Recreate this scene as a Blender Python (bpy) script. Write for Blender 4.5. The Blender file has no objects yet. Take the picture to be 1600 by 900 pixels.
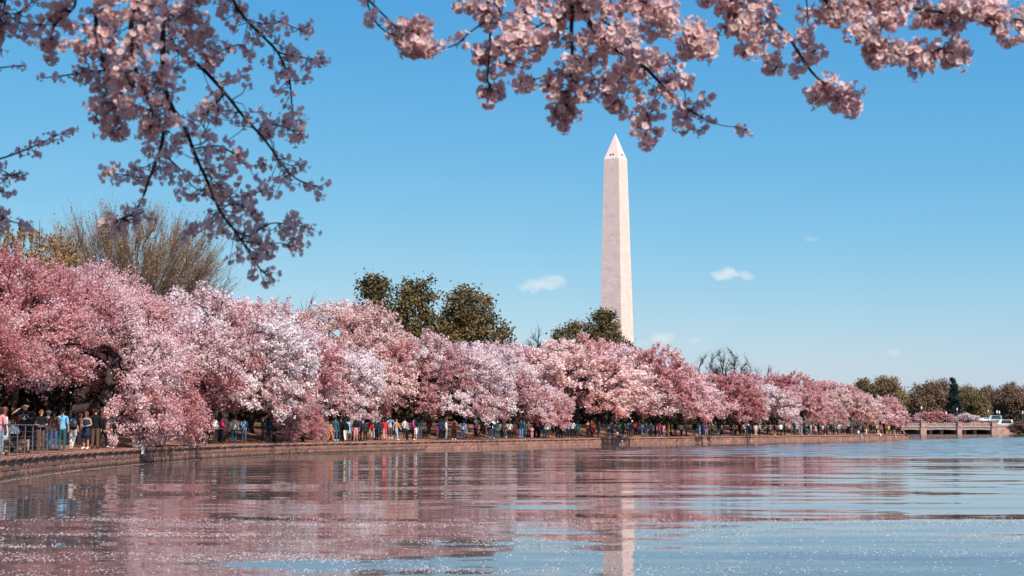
import bpy, bmesh, math, random
import numpy as np
from mathutils import Vector, Matrix

random.seed(7)
S = bpy.context.scene
COL = S.collection
R = math.radians

# ------------------------------------------------------------------ camera
FPX, PITCH = 2250.0, math.atan(220.0 / 2250.0)
EYE = 1.75
cam = bpy.data.objects.new("camera", bpy.data.cameras.new("camera"))
COL.objects.link(cam)
cam.location = (0, 0, EYE)
cam.rotation_euler = (R(90) + PITCH, 0, 0)
cam.data.sensor_width = 36.0
cam.data.lens = 36.0 * FPX / 1600.0
cam.data.clip_start = 0.1
cam.data.clip_end = 9000
cam.data.dof.use_dof = True
cam.data.dof.focus_distance = 140
cam.data.dof.aperture_fstop = 7.0
S.camera = cam

# ------------------------------------------------------------------ sky, sun, exposure
SUN_AZ, SUN_EL = 150.0, 48.0          # degrees clockwise from +Y, and above the horizon
sun_dir = Vector((math.sin(R(SUN_AZ)) * math.cos(R(SUN_EL)), math.cos(R(SUN_AZ)) * math.cos(R(SUN_EL)), math.sin(R(SUN_EL))))
W = bpy.data.worlds.new("World")
S.world = W
W.use_nodes = True
SKY_STRENGTH = 0.11
sun = bpy.data.lights.new("sun", 'SUN')
sun.energy = 4.2
sun.angle = R(0.5)
sun.color = (1.0, 0.92, 0.82)
sun_o = bpy.data.objects.new("sun", sun)
COL.objects.link(sun_o)
sun_o.rotation_euler = (-sun_dir).to_track_quat('-Z', 'Y').to_euler()
S.view_settings.view_transform = 'Standard'
S.view_settings.look = 'None'
S.view_settings.gamma = 1.0
S.view_settings.exposure = 0.58
S.view_settings.use_curve_mapping = False
S.cycles.use_denoising = True
S.cycles.denoiser = 'OPENIMAGEDENOISE'
S.cycles.max_bounces = 6
S.cycles.diffuse_bounces = 3
S.cycles.glossy_bounces = 3
S.cycles.transmission_bounces = 4
S.cycles.transparent_max_bounces = 4
S.cycles.caustics_reflective = False
S.cycles.caustics_refractive = False


def P(px, py, D):
    """the point at forward distance D that the photograph's pixel looks at"""
    c, s = math.cos(PITCH), math.sin(PITCH)
    a, b = (px - 800.0) / FPX, (450.0 - py) / FPX
    d = Vector((a, c - b * s, s + b * c))
    return Vector((0, 0, EYE)) + d * (D / d.y)


def build_world():
    nt = W.node_tree
    nt.nodes.clear()
    N, L = nt.nodes.new, nt.links.new
    out, bg, sky = N('ShaderNodeOutputWorld'), N('ShaderNodeBackground'), N('ShaderNodeTexSky')
    sky.sky_type = 'NISHITA'
    sky.sun_disc = False
    sky.sun_elevation = R(SUN_EL)
    sky.sun_rotation = R(SUN_AZ)
    sky.air_density = 1.0
    sky.dust_density = 0.6
    sky.ozone_density = 1.5
    sky.altitude = 0
    bg.inputs['Strength'].default_value = SKY_STRENGTH
    # the photograph's colour grade of clear sky: each channel follows its own curve everywhere in the sky
    sc_, cc_ = N('ShaderNodeSeparateColor'), N('ShaderNodeCombineColor')
    L(sky.outputs[0], sc_.inputs[0])
    for ch, (k_, p_) in enumerate(((.205, 1.58), (.945, .79), (2.62, .34))):
        pw, ml = N('ShaderNodeMath'), N('ShaderNodeMath')
        pw.operation, ml.operation = 'POWER', 'MULTIPLY'
        L(sc_.outputs[ch], pw.inputs[0])
        pw.inputs[1].default_value = p_
        L(pw.outputs[0], ml.inputs[0])
        ml.inputs[1].default_value = k_
        L(ml.outputs[0], cc_.inputs[ch])
    # a few small fair-weather clouds low in the sky
    tc, sp = N('ShaderNodeTexCoord'), N('ShaderNodeSeparateXYZ')
    L(tc.outputs['Generated'], sp.inputs[0])

    def m(op, a, b=None, c=None):
        n = N('ShaderNodeMath')
        n.operation = op
        for i, v in enumerate((a, b, c)):
            if v is None:
                continue
            if isinstance(v, (int, float)):
                n.inputs[i].default_value = v
            else:
                L(v, n.inputs[i])
        return n.outputs[0]
    az = m('ARCTAN2', sp.outputs[0], sp.outputs[1])
    el = m('ARCSINE', sp.outputs[2])
    nz = N('ShaderNodeTexNoise')
    nz.inputs['Scale'].default_value = 70
    nz.inputs['Detail'].default_value = 6
    nz.inputs['Roughness'].default_value = 0.6
    L(tc.outputs['Generated'], nz.inputs['Vector'])
    n5 = m('SUBTRACT', nz.outputs['Fac'], 0.5)
    total = None
    for (x, y, w, h, k) in ((846, 446, 36, 13, .62), (866, 438, 24, 15, .5), (1134, 429, 30, 9, .68), (1166, 430, 17, 9, .5), (1034, 529, 22, 11, .5),
                            (1396, 551, 12, 7, .3), (1085, 532, 10, 6, .25), (1268, 374, 14, 6, .18), (1005, 535, 12, 6, .2)):
        q = P(x, y, 1000) - Vector((0, 0, EYE))
        a0, e0 = math.atan2(q.x, q.y), math.asin(q.z / q.length)
        du = m('ADD', m('DIVIDE', m('SUBTRACT', az, a0), w / FPX), m('MULTIPLY', n5, 1.6))
        dv0 = m('DIVIDE', m('SUBTRACT', el, e0), h / FPX)
        dv = m('ADD', dv0, m('MULTIPLY', n5, 3.4))
        r2 = m('ADD', m('MULTIPLY', du, du), m('MULTIPLY', dv, dv))
        v = m('MULTIPLY', m('MAXIMUM', m('SUBTRACT', 1.0, r2), 0.0), k)
        total = v if total is None else m('MAXIMUM', total, v)
    fac = m('MINIMUM', m('MULTIPLY', total, 0.9), 0.8)
    mx = N('ShaderNodeMix')
    mx.data_type = 'RGBA'
    L(fac, mx.inputs[0])
    L(cc_.outputs[0], mx.inputs[6])
    mx.inputs[7].default_value = (5.4, 5.5, 5.5, 1)
    L(mx.outputs[2], bg.inputs['Color'])
    L(bg.outputs[0], out.inputs[0])


build_world()

# ------------------------------------------------------------------ materials
MATS = {}


def mat(name, color=(.5, .5, .5), rough=.8, noise=None, bump=None, obj_color=False, translucent=0.0, tint=None, metal=0.0, spec=.3, emit=None):
    """noise=(scale, amount, detail); bump=(scale, distance); tint=(colour a, colour b) mixed by the mesh's tint attribute"""
    if name in MATS:
        return MATS[name]
    M = bpy.data.materials.new(name)
    M.use_nodes = True
    nt = M.node_tree
    N, L = nt.nodes.new, nt.links.new
    b = nt.nodes['Principled BSDF']
    b.inputs['Roughness'].default_value = rough
    b.inputs['Metallic'].default_value = metal
    b.inputs['Specular IOR Level'].default_value = spec
    b.inputs['Base Color'].default_value = (*color, 1)
    src = None
    if tint:
        at = N('ShaderNodeAttribute')
        at.attribute_name = 'tint'
        mx = N('ShaderNodeMix')
        mx.data_type = 'RGBA'
        mx.inputs[6].default_value = (*tint[0], 1)
        mx.inputs[7].default_value = (*tint[1], 1)
        L(at.outputs['Fac'], mx.inputs[0])
        src = mx.outputs[2]
    if obj_color:
        oi = N('ShaderNodeObjectInfo')
        if src is not None:
            mm = N('ShaderNodeMix')
            mm.data_type = 'RGBA'
            mm.blend_type = 'MULTIPLY'
            mm.inputs[0].default_value = 1
            L(src, mm.inputs[6])
            L(oi.outputs['Color'], mm.inputs[7])
            src = mm.outputs[2]
        else:
            src = oi.outputs['Color']
    if noise:
        tc, nz = N('ShaderNodeTexCoord'), N('ShaderNodeTexNoise')
        nz.inputs['Scale'].default_value = noise[0]
        nz.inputs['Detail'].default_value = noise[2] if len(noise) > 2 else 4
        L(tc.outputs['Object'], nz.inputs['Vector'])
        mr = N('ShaderNodeMapRange')
        mr.inputs[1].default_value = .3
        mr.inputs[2].default_value = .7
        mr.inputs[3].default_value = 1 - noise[1]
        mr.inputs[4].default_value = 1 + noise[1]
        L(nz.outputs['Fac'], mr.inputs[0])
        mm = N('ShaderNodeMix')
        mm.data_type = 'RGBA'
        mm.blend_type = 'MULTIPLY'
        mm.inputs[0].default_value = 1
        mm.inputs[6].default_value = (*color, 1)
        if src is not None:
            L(src, mm.inputs[6])
        L(mr.outputs[0], mm.inputs[7])
        src = mm.outputs[2]
    if src is not None:
        L(src, b.inputs['Base Color'])
    if bump:
        tc, nz, bp = N('ShaderNodeTexCoord'), N('ShaderNodeTexNoise'), N('ShaderNodeBump')
        nz.inputs['Scale'].default_value = bump[0]
        nz.inputs['Detail'].default_value = 5
        L(tc.outputs['Object'], nz.inputs['Vector'])
        bp.inputs['Distance'].default_value = bump[1]
        bp.inputs['Strength'].default_value = 1
        L(nz.outputs['Fac'], bp.inputs['Height'])
        L(bp.outputs[0], b.inputs['Normal'])
    if emit:
        b.inputs['Emission Color'].default_value = (*emit[0], 1)
        b.inputs['Emission Strength'].default_value = emit[1]
    if translucent:
        tr, ms = N('ShaderNodeBsdfTranslucent'), N('ShaderNodeMixShader')
        ms.inputs[0].default_value = translucent
        tr.inputs[0].default_value = (*color, 1)
        if src is not None:
            L(src, tr.inputs[0])
        L(b.outputs[0], ms.inputs[1])
        L(tr.outputs[0], ms.inputs[2])
        L(ms.outputs[0], nt.nodes['Material Output'].inputs[0])
    MATS[name] = M
    return M


def colour_path(mat_obj):
    return mat_obj.node_tree


# ------------------------------------------------------------------ object helpers
def link(o, parent=None):
    COL.objects.link(o)
    if parent is not None:
        o.parent = parent
    return o


def tag(o, label=None, cat=None, group=None, kind=None):
    if label:
        o['label'] = label
    if cat:
        o['category'] = cat
    if group:
        o['group'] = group
    if kind:
        o['kind'] = kind
    return o


def empty(name, loc=(0, 0, 0), rz=0.0):
    o = bpy.data.objects.new(name, None)
    o.location = loc
    o.rotation_euler = (0, 0, rz)
    o.empty_display_size = .2
    return link(o)


def mobj(name, mesh, parent=None, loc=None):
    o = bpy.data.objects.new(name, mesh)
    if loc is not None:
        o.location = loc
    return link(o, parent)


def arr_mesh(name, V, F, material=None, tint=None, smooth=False):
    """mesh from numpy arrays; F is one (n,k) array or a list of them"""
    me = bpy.data.meshes.new(name)
    V = np.asarray(V, dtype=np.float32).reshape(-1, 3)
    Fs = F if isinstance(F, list) else [F]
    Fs = [np.asarray(f, dtype=np.int32) for f in Fs if len(f)]
    tot = np.concatenate([np.full(len(f), f.shape[1], np.int32) for f in Fs])
    idx = np.concatenate([f.ravel() for f in Fs])
    me.vertices.add(len(V))
    me.vertices.foreach_set('co', V.ravel())
    me.loops.add(len(idx))
    me.loops.foreach_set('vertex_index', idx)
    me.polygons.add(len(tot))
    st = np.concatenate([[0], np.cumsum(tot)[:-1]]).astype(np.int32)
    me.polygons.foreach_set('loop_start', st)
    try:
        me.polygons.foreach_set('loop_total', tot)
    except Exception:
        pass
    if tint is not None:
        a = me.attributes.new('tint', 'FLOAT', 'FACE')
        a.data.foreach_set('value', np.asarray(tint, dtype=np.float32))
    me.update(calc_edges=True)
    me.validate()
    if smooth:
        me.polygons.foreach_set('use_smooth', np.ones(len(me.polygons), bool))
    if material:
        me.materials.append(material)
    return me


class MB:
    """collects simple shapes into one mesh"""

    def __init__(s):
        s.v, s.f = [], []

    def add(s, vs, fs):
        o = len(s.v)
        s.v += [tuple(v) for v in vs]
        s.f += [tuple(i + o for i in f) for f in fs]
        return s

    def box(s, x0, x1, y0, y1, z0, z1, M=None):
        vs = [Vector((x, y, z)) for z in (z0, z1) for (x, y) in ((x0, y0), (x1, y0), (x1, y1), (x0, y1))]
        if M is not None:
            vs = [M @ v for v in vs]
        return s.add(vs, [(3, 2, 1, 0), (4, 5, 6, 7), (0, 1, 5, 4), (1, 2, 6, 5), (2, 3, 7, 6), (3, 0, 4, 7)])

    def tube(s, pts, rad, n=6, cap=True):
        pts = [Vector(p) for p in pts]
        if not isinstance(rad, (list, tuple)):
            rad = [rad] * len(pts)
        rings, o = [], len(s.v)
        for i, p in enumerate(pts):
            d = (pts[min(i + 1, len(pts) - 1)] - pts[max(i - 1, 0)]).normalized()
            a = d.cross(Vector((0, 0, 1)) if abs(d.z) < .9 else Vector((1, 0, 0))).normalized()
            b = d.cross(a).normalized()
            s.v += [tuple(p + (a * math.cos(t) + b * math.sin(t)) * rad[i]) for t in (2 * math.pi * k / n for k in range(n))]
        for i in range(len(pts) - 1):
            for k in range(n):
                s.f.append((o + i * n + k, o + i * n + (k + 1) % n, o + (i + 1) * n + (k + 1) % n, o + (i + 1) * n + k))
        if cap:
            s.f.append(tuple(o + k for k in reversed(range(n))))
            s.f.append(tuple(o + (len(pts) - 1) * n + k for k in range(n)))
        return s

    def lathe(s, prof, n=12, c=(0, 0, 0), sx=1.0, sy=1.0):
        o = len(s.v)
        for (r, z) in prof:
            s.v += [(c[0] + r * sx * math.cos(2 * math.pi * k / n), c[1] + r * sy * math.sin(2 * math.pi * k / n), c[2] + z) for k in range(n)]
        for i in range(len(prof) - 1):
            for k in range(n):
                s.f.append((o + i * n + k, o + i * n + (k + 1) % n, o + (i + 1) * n + (k + 1) % n, o + (i + 1) * n + k))
        s.f.append(tuple(o + k for k in reversed(range(n))))
        s.f.append(tuple(o + (len(prof) - 1) * n + k for k in range(n)))
        return s

    def mesh(s, name, material=None, smooth=False):
        me = bpy.data.meshes.new(name)
        me.from_pydata(s.v, [], s.f)
        me.update()
        if smooth:
            me.polygons.foreach_set('use_smooth', np.ones(len(me.polygons), bool))
        if material:
            me.materials.append(material)
        return me

    def build(s, name, material=None, parent=None, smooth=False, loc=None):
        return mobj(name, s.mesh(name, material, smooth), parent, loc)


def copy_tree(o, parent=None):
    c = o.copy()
    COL.objects.link(c)
    c.parent = parent
    for ch in o.children:
        copy_tree(ch, c)
    return c


def set_colour(o, c):
    o.color = (c[0], c[1], c[2], 1)


# ------------------------------------------------------------------ shoreline and land
# the sea wall's edge in plan, from behind the camera round to the bridge
SHORE = [(34, -14), (18, -8), (8, -4), (-1.5, -1.2), (-5, 4), (-7.5, 12), (-10.2, 20), (-13.2, 30), (-15.8, 40), (-17.1, 48), (-18.1, 57), (-18.6, 66), (-18.4, 77),
         (-16.6, 91), (-12.6, 105), (-1.7, 129), (16.3, 166), (38.6, 204), (68.9, 252)]
TAIL = [(72, 262), (76, 285), (100, 370), (131, 488)]


def smooth_line(pts, n):
    p = np.array(pts, float)
    out = []
    for i in range(len(p) - 1):
        a, b = p[i], p[i + 1]
        p0, p3 = p[max(i - 1, 0)], p[min(i + 2, len(p) - 1)]
        for k in range(n):
            t = k / n
            out.append(.5 * (2 * a + (b - p0) * t + (2 * p0 - 5 * a + 4 * b - p3) * t * t + (3 * a - p0 - 3 * b + p3) * t ** 3))
    out.append(p[-1])
    return np.array(out)


EDGE = smooth_line(SHORE, 24)
seg = np.linalg.norm(np.diff(EDGE, axis=0), axis=1)
ARC = np.concatenate([[0], np.cumsum(seg)])


def edge_at(s):
    return np.array([np.interp(s, ARC, EDGE[:, 0]), np.interp(s, ARC, EDGE[:, 1])])


def edge_dir(s):
    d = edge_at(min(s + .4, ARC[-1])) - edge_at(max(s - .4, 0))
    return d / np.linalg.norm(d)


def inland(s):
    d = edge_dir(s)
    return np.array([-d[1], d[0]]) if True else None


DENSE = np.linspace(0, ARC[-1], 3000)
DPT = np.array([edge_at(s) for s in DENSE])
DNO = np.array([inland(s) for s in DENSE])
VIS = DENSE > 30


def ground_z(o):
    return float(np.interp(o, [0, 3.2, 5, 9, 16, 40, 200, 700, 1000, 3000], [.80, .82, .95, 1.5, 2.2, 3.0, 5.0, 14.0, 14.0, 20.0]))


def on_land(px, o):
    """the spot o metres behind the wall's edge that shows at pixel column px: (x, y, z), inland direction"""
    q = DPT + DNO * o
    col = 800 + FPX * q[:, 0] / np.maximum(q[:, 1], 1)
    ok = (q[:, 1] > 40)
    i = int(np.argmin(np.where(ok, np.abs(col - px), 1e9)))
    return Vector((q[i, 0], q[i, 1], ground_z(o))), DNO[i]


def build_ground():
    # rows fan out from the edge; columns are distances inland
    full = np.vstack([EDGE[::4], np.array(TAIL)])
    n = len(full)
    offs = [0.35, 1.2, 3.2, 5, 7, 9, 12, 16, 25, 40, 80, 200, 450, 700, 1000, 1600, 3200]
    V, F = [], []
    rng = random.Random(3)
    for i, p in enumerate(full):
        d = full[min(i + 1, n - 1)] - full[max(i - 1, 0)]
        d = d / np.linalg.norm(d)
        nrm = np.array([-d[1], d[0]])
        for o in offs:
            z = ground_z(o) + (rng.uniform(-.05, .05) if 4 < o < 100 else 0)
            q = p + nrm * o
            V.append((q[0], q[1], z))
    k = len(offs)
    for i in range(n - 1):
        for j in range(k - 1):
            F.append((i * k + j, i * k + j + 1, (i + 1) * k + j + 1, (i + 1) * k + j))
    M = bpy.data.materials.new('ground_soil_and_grass')
    M.use_nodes = True
    nt = M.node_tree
    N, L = nt.nodes.new, nt.links.new
    b = nt.nodes['Principled BSDF']
    b.inputs['Roughness'].default_value = .95
    b.inputs['Specular IOR Level'].default_value = .1
    tc = N('ShaderNodeTexCoord')
    n1, n2, n3 = N('ShaderNodeTexNoise'), N('ShaderNodeTexNoise'), N('ShaderNodeTexNoise')
    n1.inputs['Scale'].default_value = .22
    n1.inputs['Detail'].default_value = 6
    n2.inputs['Scale'].default_value = 2.5
    n2.inputs['Detail'].default_value = 6
    n3.inputs['Scale'].default_value = 14
    for x in (n1, n2, n3):
        L(tc.outputs['Object'], x.inputs['Vector'])
    at = N('ShaderNodeAttribute')
    at.attribute_name = 'path'
    ad = N('ShaderNodeMath')
    ad.operation = 'ADD'
    L(at.outputs['Fac'], ad.inputs[0])
    sb = N('ShaderNodeMapRange')
    sb.inputs[1].default_value = .35
    sb.inputs[2].default_value = .65
    sb.inputs[3].default_value = -.55
    sb.inputs[4].default_value = .55
    L(n1.outputs['Fac'], sb.inputs[0])
    L(sb.outputs[0], ad.inputs[1])
    rp = N('ShaderNodeValToRGB')
    rp.color_ramp.elements[0].position = .3
    rp.color_ramp.elements[0].color = (.085, .065, .022, 1)
    rp.color_ramp.elements[1].position = .7
    rp.color_ramp.elements[1].color = (.29, .13, .075, 1)
    L(ad.outputs[0], rp.inputs[0])
    mr = N('ShaderNodeMapRange')
    mr.inputs[1].default_value = .25
    mr.inputs[2].default_value = .75
    mr.inputs[3].default_value = .55
    mr.inputs[4].default_value = 1.4
    L(n2.outputs['Fac'], mr.inputs[0])
    mm = N('ShaderNodeMix')
    mm.data_type = 'RGBA'
    mm.blend_type = 'MULTIPLY'
    mm.inputs[0].default_value = 1
    L(rp.outputs[0], mm.inputs[6])
    L(mr.outputs[0], mm.inputs[7])
    L(mm.outputs[2], b.inputs['Base Color'])
    bp = N('ShaderNodeBump')
    bp.inputs['Distance'].default_value = .06
    L(n3.outputs['Fac'], bp.inputs['Height'])
    L(bp.outputs[0], b.inputs['Normal'])
    me = bpy.data.meshes.new('ground')
    me.from_pydata(V, [], F)
    a = me.attributes.new('path', 'FLOAT', 'POINT')
    a.data.foreach_set('value', np.array([float(np.interp(o, [0, 4, 7, 30, 60], [1.1, 1.0, .62, .45, .0])) for i in range(n) for o in offs], np.float32))
    me.update()
    me.materials.append(M)
    tag(mobj('ground', me), kind='structure')
    # far bank beyond the bridge
    mb = MB()
    mb.add([(118, 515, 2.6), (185, 512, 2.6), (420, 520, 2.6), (2600, 900, 6), (2600, 4500, 20), (-1200, 4500, 20), (60, 900, 8)], [(0, 1, 2, 3, 4, 5, 6)])
    mb.add([(118, 515, 2.6), (185, 512, 2.6), (420, 520, 2.6), (118, 512, -1), (185, 509, -1), (420, 516, -1)], [(1, 0, 3, 4), (2, 1, 4, 5)])
    tag(mb.build('far_bank_ground', M), kind='structure')


build_ground()


def build_water():
    M = bpy.data.materials.new('basin_water')
    M.use_nodes = True
    nt = M.node_tree
    N, L = nt.nodes.new, nt.links.new
    b = nt.nodes['Principled BSDF']
    b.inputs['Base Color'].default_value = (.110, .085, .080, 1)
    b.inputs['Roughness'].default_value = .03
    b.inputs['IOR'].default_value = 1.333
    b.inputs['Specular IOR Level'].default_value = .5
    geo, sp = N('ShaderNodeNewGeometry'), N('ShaderNodeSeparateXYZ')
    L(geo.outputs['Position'], sp.inputs[0])

    def m(op, a, b_=None, c=None, clamp=False):
        n = N('ShaderNodeMath')
        n.operation = op
        n.use_clamp = clamp
        for i, v in enumerate((a, b_, c)):
            if v is None:
                continue
            if isinstance(v, (int, float)):
                n.inputs[i].default_value = v
            else:
                L(v, n.inputs[i])
        return n.outputs[0]

    def noise(sx, sy, detail=2, rough=.5, off=0.0):
        mp, nz = N('ShaderNodeMapping'), N('ShaderNodeTexNoise')
        mp.inputs['Scale'].default_value = (sx, sy, 1)
        mp.inputs['Location'].default_value = (off, off * 1.7, off)
        L(geo.outputs['Position'], mp.inputs['Vector'])
        nz.inputs['Scale'].default_value = 1
        nz.inputs['Detail'].default_value = detail
        nz.inputs['Roughness'].default_value = rough
        L(mp.outputs[0], nz.inputs['Vector'])
        return m('SUBTRACT', nz.outputs['Fac'], .5)
    X, Y = sp.outputs[0], sp.outputs[1]
    # wind-ruffled water far out, off the wall
    jit = noise(.05, .12, 4, .6, 3.1)
    s = m('SUBTRACT', m('ADD', X, 12.6), m('MULTIPLY', m('SUBTRACT', Y, 105), .554))
    m1 = m('DIVIDE', m('SUBTRACT', m('ADD', Y, m('MULTIPLY', jit, 55)), 84), 22, clamp=True)
    m2 = m('DIVIDE', m('SUBTRACT', m('ADD', s, m('MULTIPLY', jit, 22)), 5), 9, clamp=True)
    ruf = m('MULTIPLY', m1, m2)
    calm_y = m('ADD', m('MULTIPLY', noise(.15, .70, 3, .55, 11.0), .105), m('MULTIPLY', noise(.06, .21, 2, .5, 5.0), .070))
    calm_y = m('ADD', calm_y, m('MULTIPLY', noise(.9, 3.4, 3, .6, 7.0), .030))
    calm_y = m('ADD', calm_y, -.006)      # at this grazing view the wavelet faces that show are those leaning to the viewer
    calm_x = m('MULTIPLY', noise(.5, 1.0, 2, .5, 20.0), .012)
    ruf_y = m('MULTIPLY', m('ADD', noise(.30, .22, 5, .75, 31.0), -.06), .55)
    ruf_x = m('MULTIPLY', noise(1.1, 1.6, 3, .6, 41.0), .25)
    ny = m('ADD', calm_y, m('MULTIPLY', ruf, ruf_y))
    nx = m('ADD', calm_x, m('MULTIPLY', ruf, ruf_x))
    cb, nm = N('ShaderNodeCombineXYZ'), N('ShaderNodeVectorMath')
    nm.operation = 'NORMALIZE'
    L(nx, cb.inputs[0])
    L(ny, cb.inputs[1])
    cb.inputs[2].default_value = 1
    L(cb.outputs[0], nm.inputs[0])
    L(nm.outputs[0], b.inputs['Normal'])
    L(m('ADD', .04, m('MULTIPLY', ruf, .06)), b.inputs['Roughness'])
    mb = MB()
    mb.add([(-60, -60, 0), (3000, -60, 0), (3000, 1400, 0), (-60, 1400, 0)], [(0, 1, 2, 3)])
    tag(mb.build('water', M), kind='structure')


build_water()


# ------------------------------------------------------------------ sea wall
def strip_mesh(name, s0, s1, step, prof, material):
    """sweep a profile [(inland offset, z)] along the wall's edge"""
    ss = np.arange(s0, s1 + 1e-6, step)
    V, F, k = [], [], len(prof)
    for s in ss:
        p, nrm = edge_at(s), inland(s)
        V += [(p[0] + nrm[0] * o, p[1] + nrm[1] * o, z) for (o, z) in prof]
    for i in range(len(ss) - 1):
        for j in range(k - 1):
            F.append((i * k + j, (i + 1) * k + j, (i + 1) * k + j + 1, i * k + j + 1))
    return arr_mesh(name, V, np.array(F), material)


def s_at_depth(D):
    i = int(np.argmin(np.abs(DPT[:, 1] - D) + np.where(DENSE < 25, 1e3, 0)))
    return float(DENSE[i])


def stone_mesh(name, rng, rough, material):
    nx, nz = 4, 3
    V, F = [], []
    for j in range(nz):
        for i in range(nx):
            u, v = i / (nx - 1), j / (nz - 1)
            edge = i in (0, nx - 1) or j in (0, nz - 1)
            y = (.008 if edge else -rough * rng.uniform(.4, 1.3))
            V.append((u - .5 + (0 if i in (0, nx - 1) else rng.uniform(-.06, .06)) , y, v + (0 if j in (0, nz - 1) else rng.uniform(-.08, .08))))
    for j in range(nz - 1):
        for i in range(nx - 1):
            F.append((j * nx + i, j * nx + i + 1, (j + 1) * nx + i + 1, (j + 1) * nx + i))
    b = len(V)
    V += [(-.5, .2, 0), (.5, .2, 0), (.5, .2, 1), (-.5, .2, 1)]
    c = [0, nx - 1, nx * nz - 1, nx * (nz - 1)]
    top = list(range(nx * (nz - 1), nx * nz))
    bot = list(range(0, nx))
    me = bpy.data.meshes.new(name)
    F2 = F + [tuple(top) + (b + 2, b + 3), tuple(reversed(bot)) + (b, b + 1), tuple([0, nx, 2 * nx, b + 3, b]), tuple([nx - 1, b + 1, b + 2, 3 * nx - 1, 2 * nx - 1])]
    me.from_pydata(V, [], F2)
    me.update()
    me.materials.append(material)
    return me


def build_seawall():
    rng = random.Random(11)
    stone = mat('wall_stone', (.325, .168, .128), .9, noise=(3.0, .45, 6), bump=(18, .02), obj_color=False)
    stone_v = mat('wall_block', (1, 1, 1), .92, noise=(2.2, .55, 8), bump=(9, .05), obj_color=True)
    nt = stone_v.node_tree            # wet, weedy band just above the water
    N, L = nt.nodes.new, nt.links.new
    bs = nt.nodes['Principled BSDF']
    src = bs.inputs['Base Color'].links[0].from_socket
    ge, sx, nz, ad, mr, mx = N('ShaderNodeNewGeometry'), N('ShaderNodeSeparateXYZ'), N('ShaderNodeTexNoise'), N('ShaderNodeMath'), N('ShaderNodeMapRange'), N('ShaderNodeMix')
    mx.data_type = 'RGBA'
    nz.inputs['Scale'].default_value = 1.6
    nz.inputs['Detail'].default_value = 6
    L(ge.outputs['Position'], nz.inputs['Vector'])
    L(ge.outputs['Position'], sx.inputs[0])
    ad.operation = 'MULTIPLY_ADD'
    ad.inputs[1].default_value = -.38
    L(nz.outputs['Fac'], ad.inputs[0])
    L(sx.outputs[2], ad.inputs[2])
    mr.inputs[1].default_value = -.12
    mr.inputs[2].default_value = .06
    mr.inputs[3].default_value = .85
    mr.inputs[4].default_value = 0
    L(ad.outputs[0], mr.inputs[0])
    L(mr.outputs[0], mx.inputs[0])
    L(src, mx.inputs[6])
    mx.inputs[7].default_value = (.060, .042, .030, 1)
    L(mx.outputs[2], bs.inputs['Base Color'])
    mortar = mat('wall_mortar', (.20, .095, .065), .95, noise=(6, .4))
    root = empty('seawall', (0, 0, 0))
    tag(root, 'long low pink sandstone seawall curving along the edge of the water', 'wall')
    sA, sB, sC = s_at_depth(38), s_at_depth(118), ARC[-1]
    mobj('wall_core', strip_mesh('wall_core', 0, sC, 1.0, [(.10, -1), (.10, .60), (.5, .60), (.5, -1)], mortar), root)
    cops = [stone_mesh('coping_stone', random.Random(k), .012, stone_v) for k in range(3)]
    blocks = [stone_mesh('stone', random.Random(20 + k), .016, stone_v) for k in range(9)]

    def put(name, me, s, ln, z, h, off, depth_scale=1.0):
        p, d = edge_at(s + ln / 2), edge_dir(s + ln / 2)
        nrm = inland(s + ln / 2)
        o = bpy.data.objects.new(name, me)
        o.location = (p[0] + nrm[0] * off, p[1] + nrm[1] * off, z)
        o.rotation_euler = (0, 0, math.atan2(d[1], d[0]))
        o.scale = (ln - .022, depth_scale, h - .012)
        k = rng.uniform(.78, 1.12)
        w = rng.uniform(-.03, .03)
        set_colour(o, ((.325 + w) * k, .168 * k, (.128 - w * .4) * k))
        link(o, root)
        return o
    s = sA
    while s < sC - .5:
        ln = rng.uniform(1.0, 1.6) if s < sB + 30 else rng.uniform(2.2, 3.4)
        put('coping_stone', rng.choice(cops), s, min(ln, sC - s), .62 + rng.uniform(-.006, .006), .18, -.03 + rng.uniform(-.012, .012), 3.2)
        s += ln
    mobj('near_coping', strip_mesh('near_coping', 0, sA, 1.0, [(-.03, .62), (-.03, .80), (.6, .80), (.6, .5)], stone), root)
    for (z, h) in ((.31, .30), (-.02, .32)):
        s = sA + rng.uniform(0, .3)
        while s < sB - .3:
            ln = rng.uniform(.42, .85)
            put('stone', rng.choice(blocks), s, ln, z, h, .04 + rng.uniform(-.015, .015))
            s += ln
    # past the limit: the same courses of stones, joined
    V, F, C = [], [], []
    for (z, h) in ((.31, .30), (-.02, .32)):
        s = sB
        while s < sC - .3:
            ln = rng.uniform(.5, 1.1)
            me = rng.choice(blocks)
            p, d, nrm = edge_at(s + ln / 2), edge_dir(s + ln / 2), inland(s + ln / 2)
            M4 = Matrix.Translation((p[0] + nrm[0] * .04, p[1] + nrm[1] * .04, z)) @ Matrix.Rotation(math.atan2(d[1], d[0]), 4, 'Z') @ Matrix.Diagonal((ln * .98, 1, h, 1))
            o0 = len(V)
            V += [tuple(M4 @ v.co) for v in me.vertices]
            fs = [tuple(i + o0 for i in f.vertices) for f in me.polygons]
            F += fs
            C += [rng.uniform(0, 1)] * len(fs)
            s += ln
    fm = mat('far_stone', (.3, .13, .09), .92, noise=(2.0, .3, 6), tint=((.245, .127, .096), (.36, .187, .142)))
    me = bpy.data.meshes.new('far_masonry')
    me.from_pydata(V, [], F)
    at = me.attributes.new('tint', 'FLOAT', 'FACE')
    at.data.foreach_set('value', np.array(C, np.float32))
    me.update()
    me.materials.append(fm)
    mobj('far_masonry', me, root)['kind'] = 'stuff'
    mobj('near_masonry', strip_mesh('near_masonry', 0, sA, 1.0, [(.05, -1), (.05, .61)], stone), root)['kind'] = 'stuff'
    # rough stones standing proud at the water line
    s = sA
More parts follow.
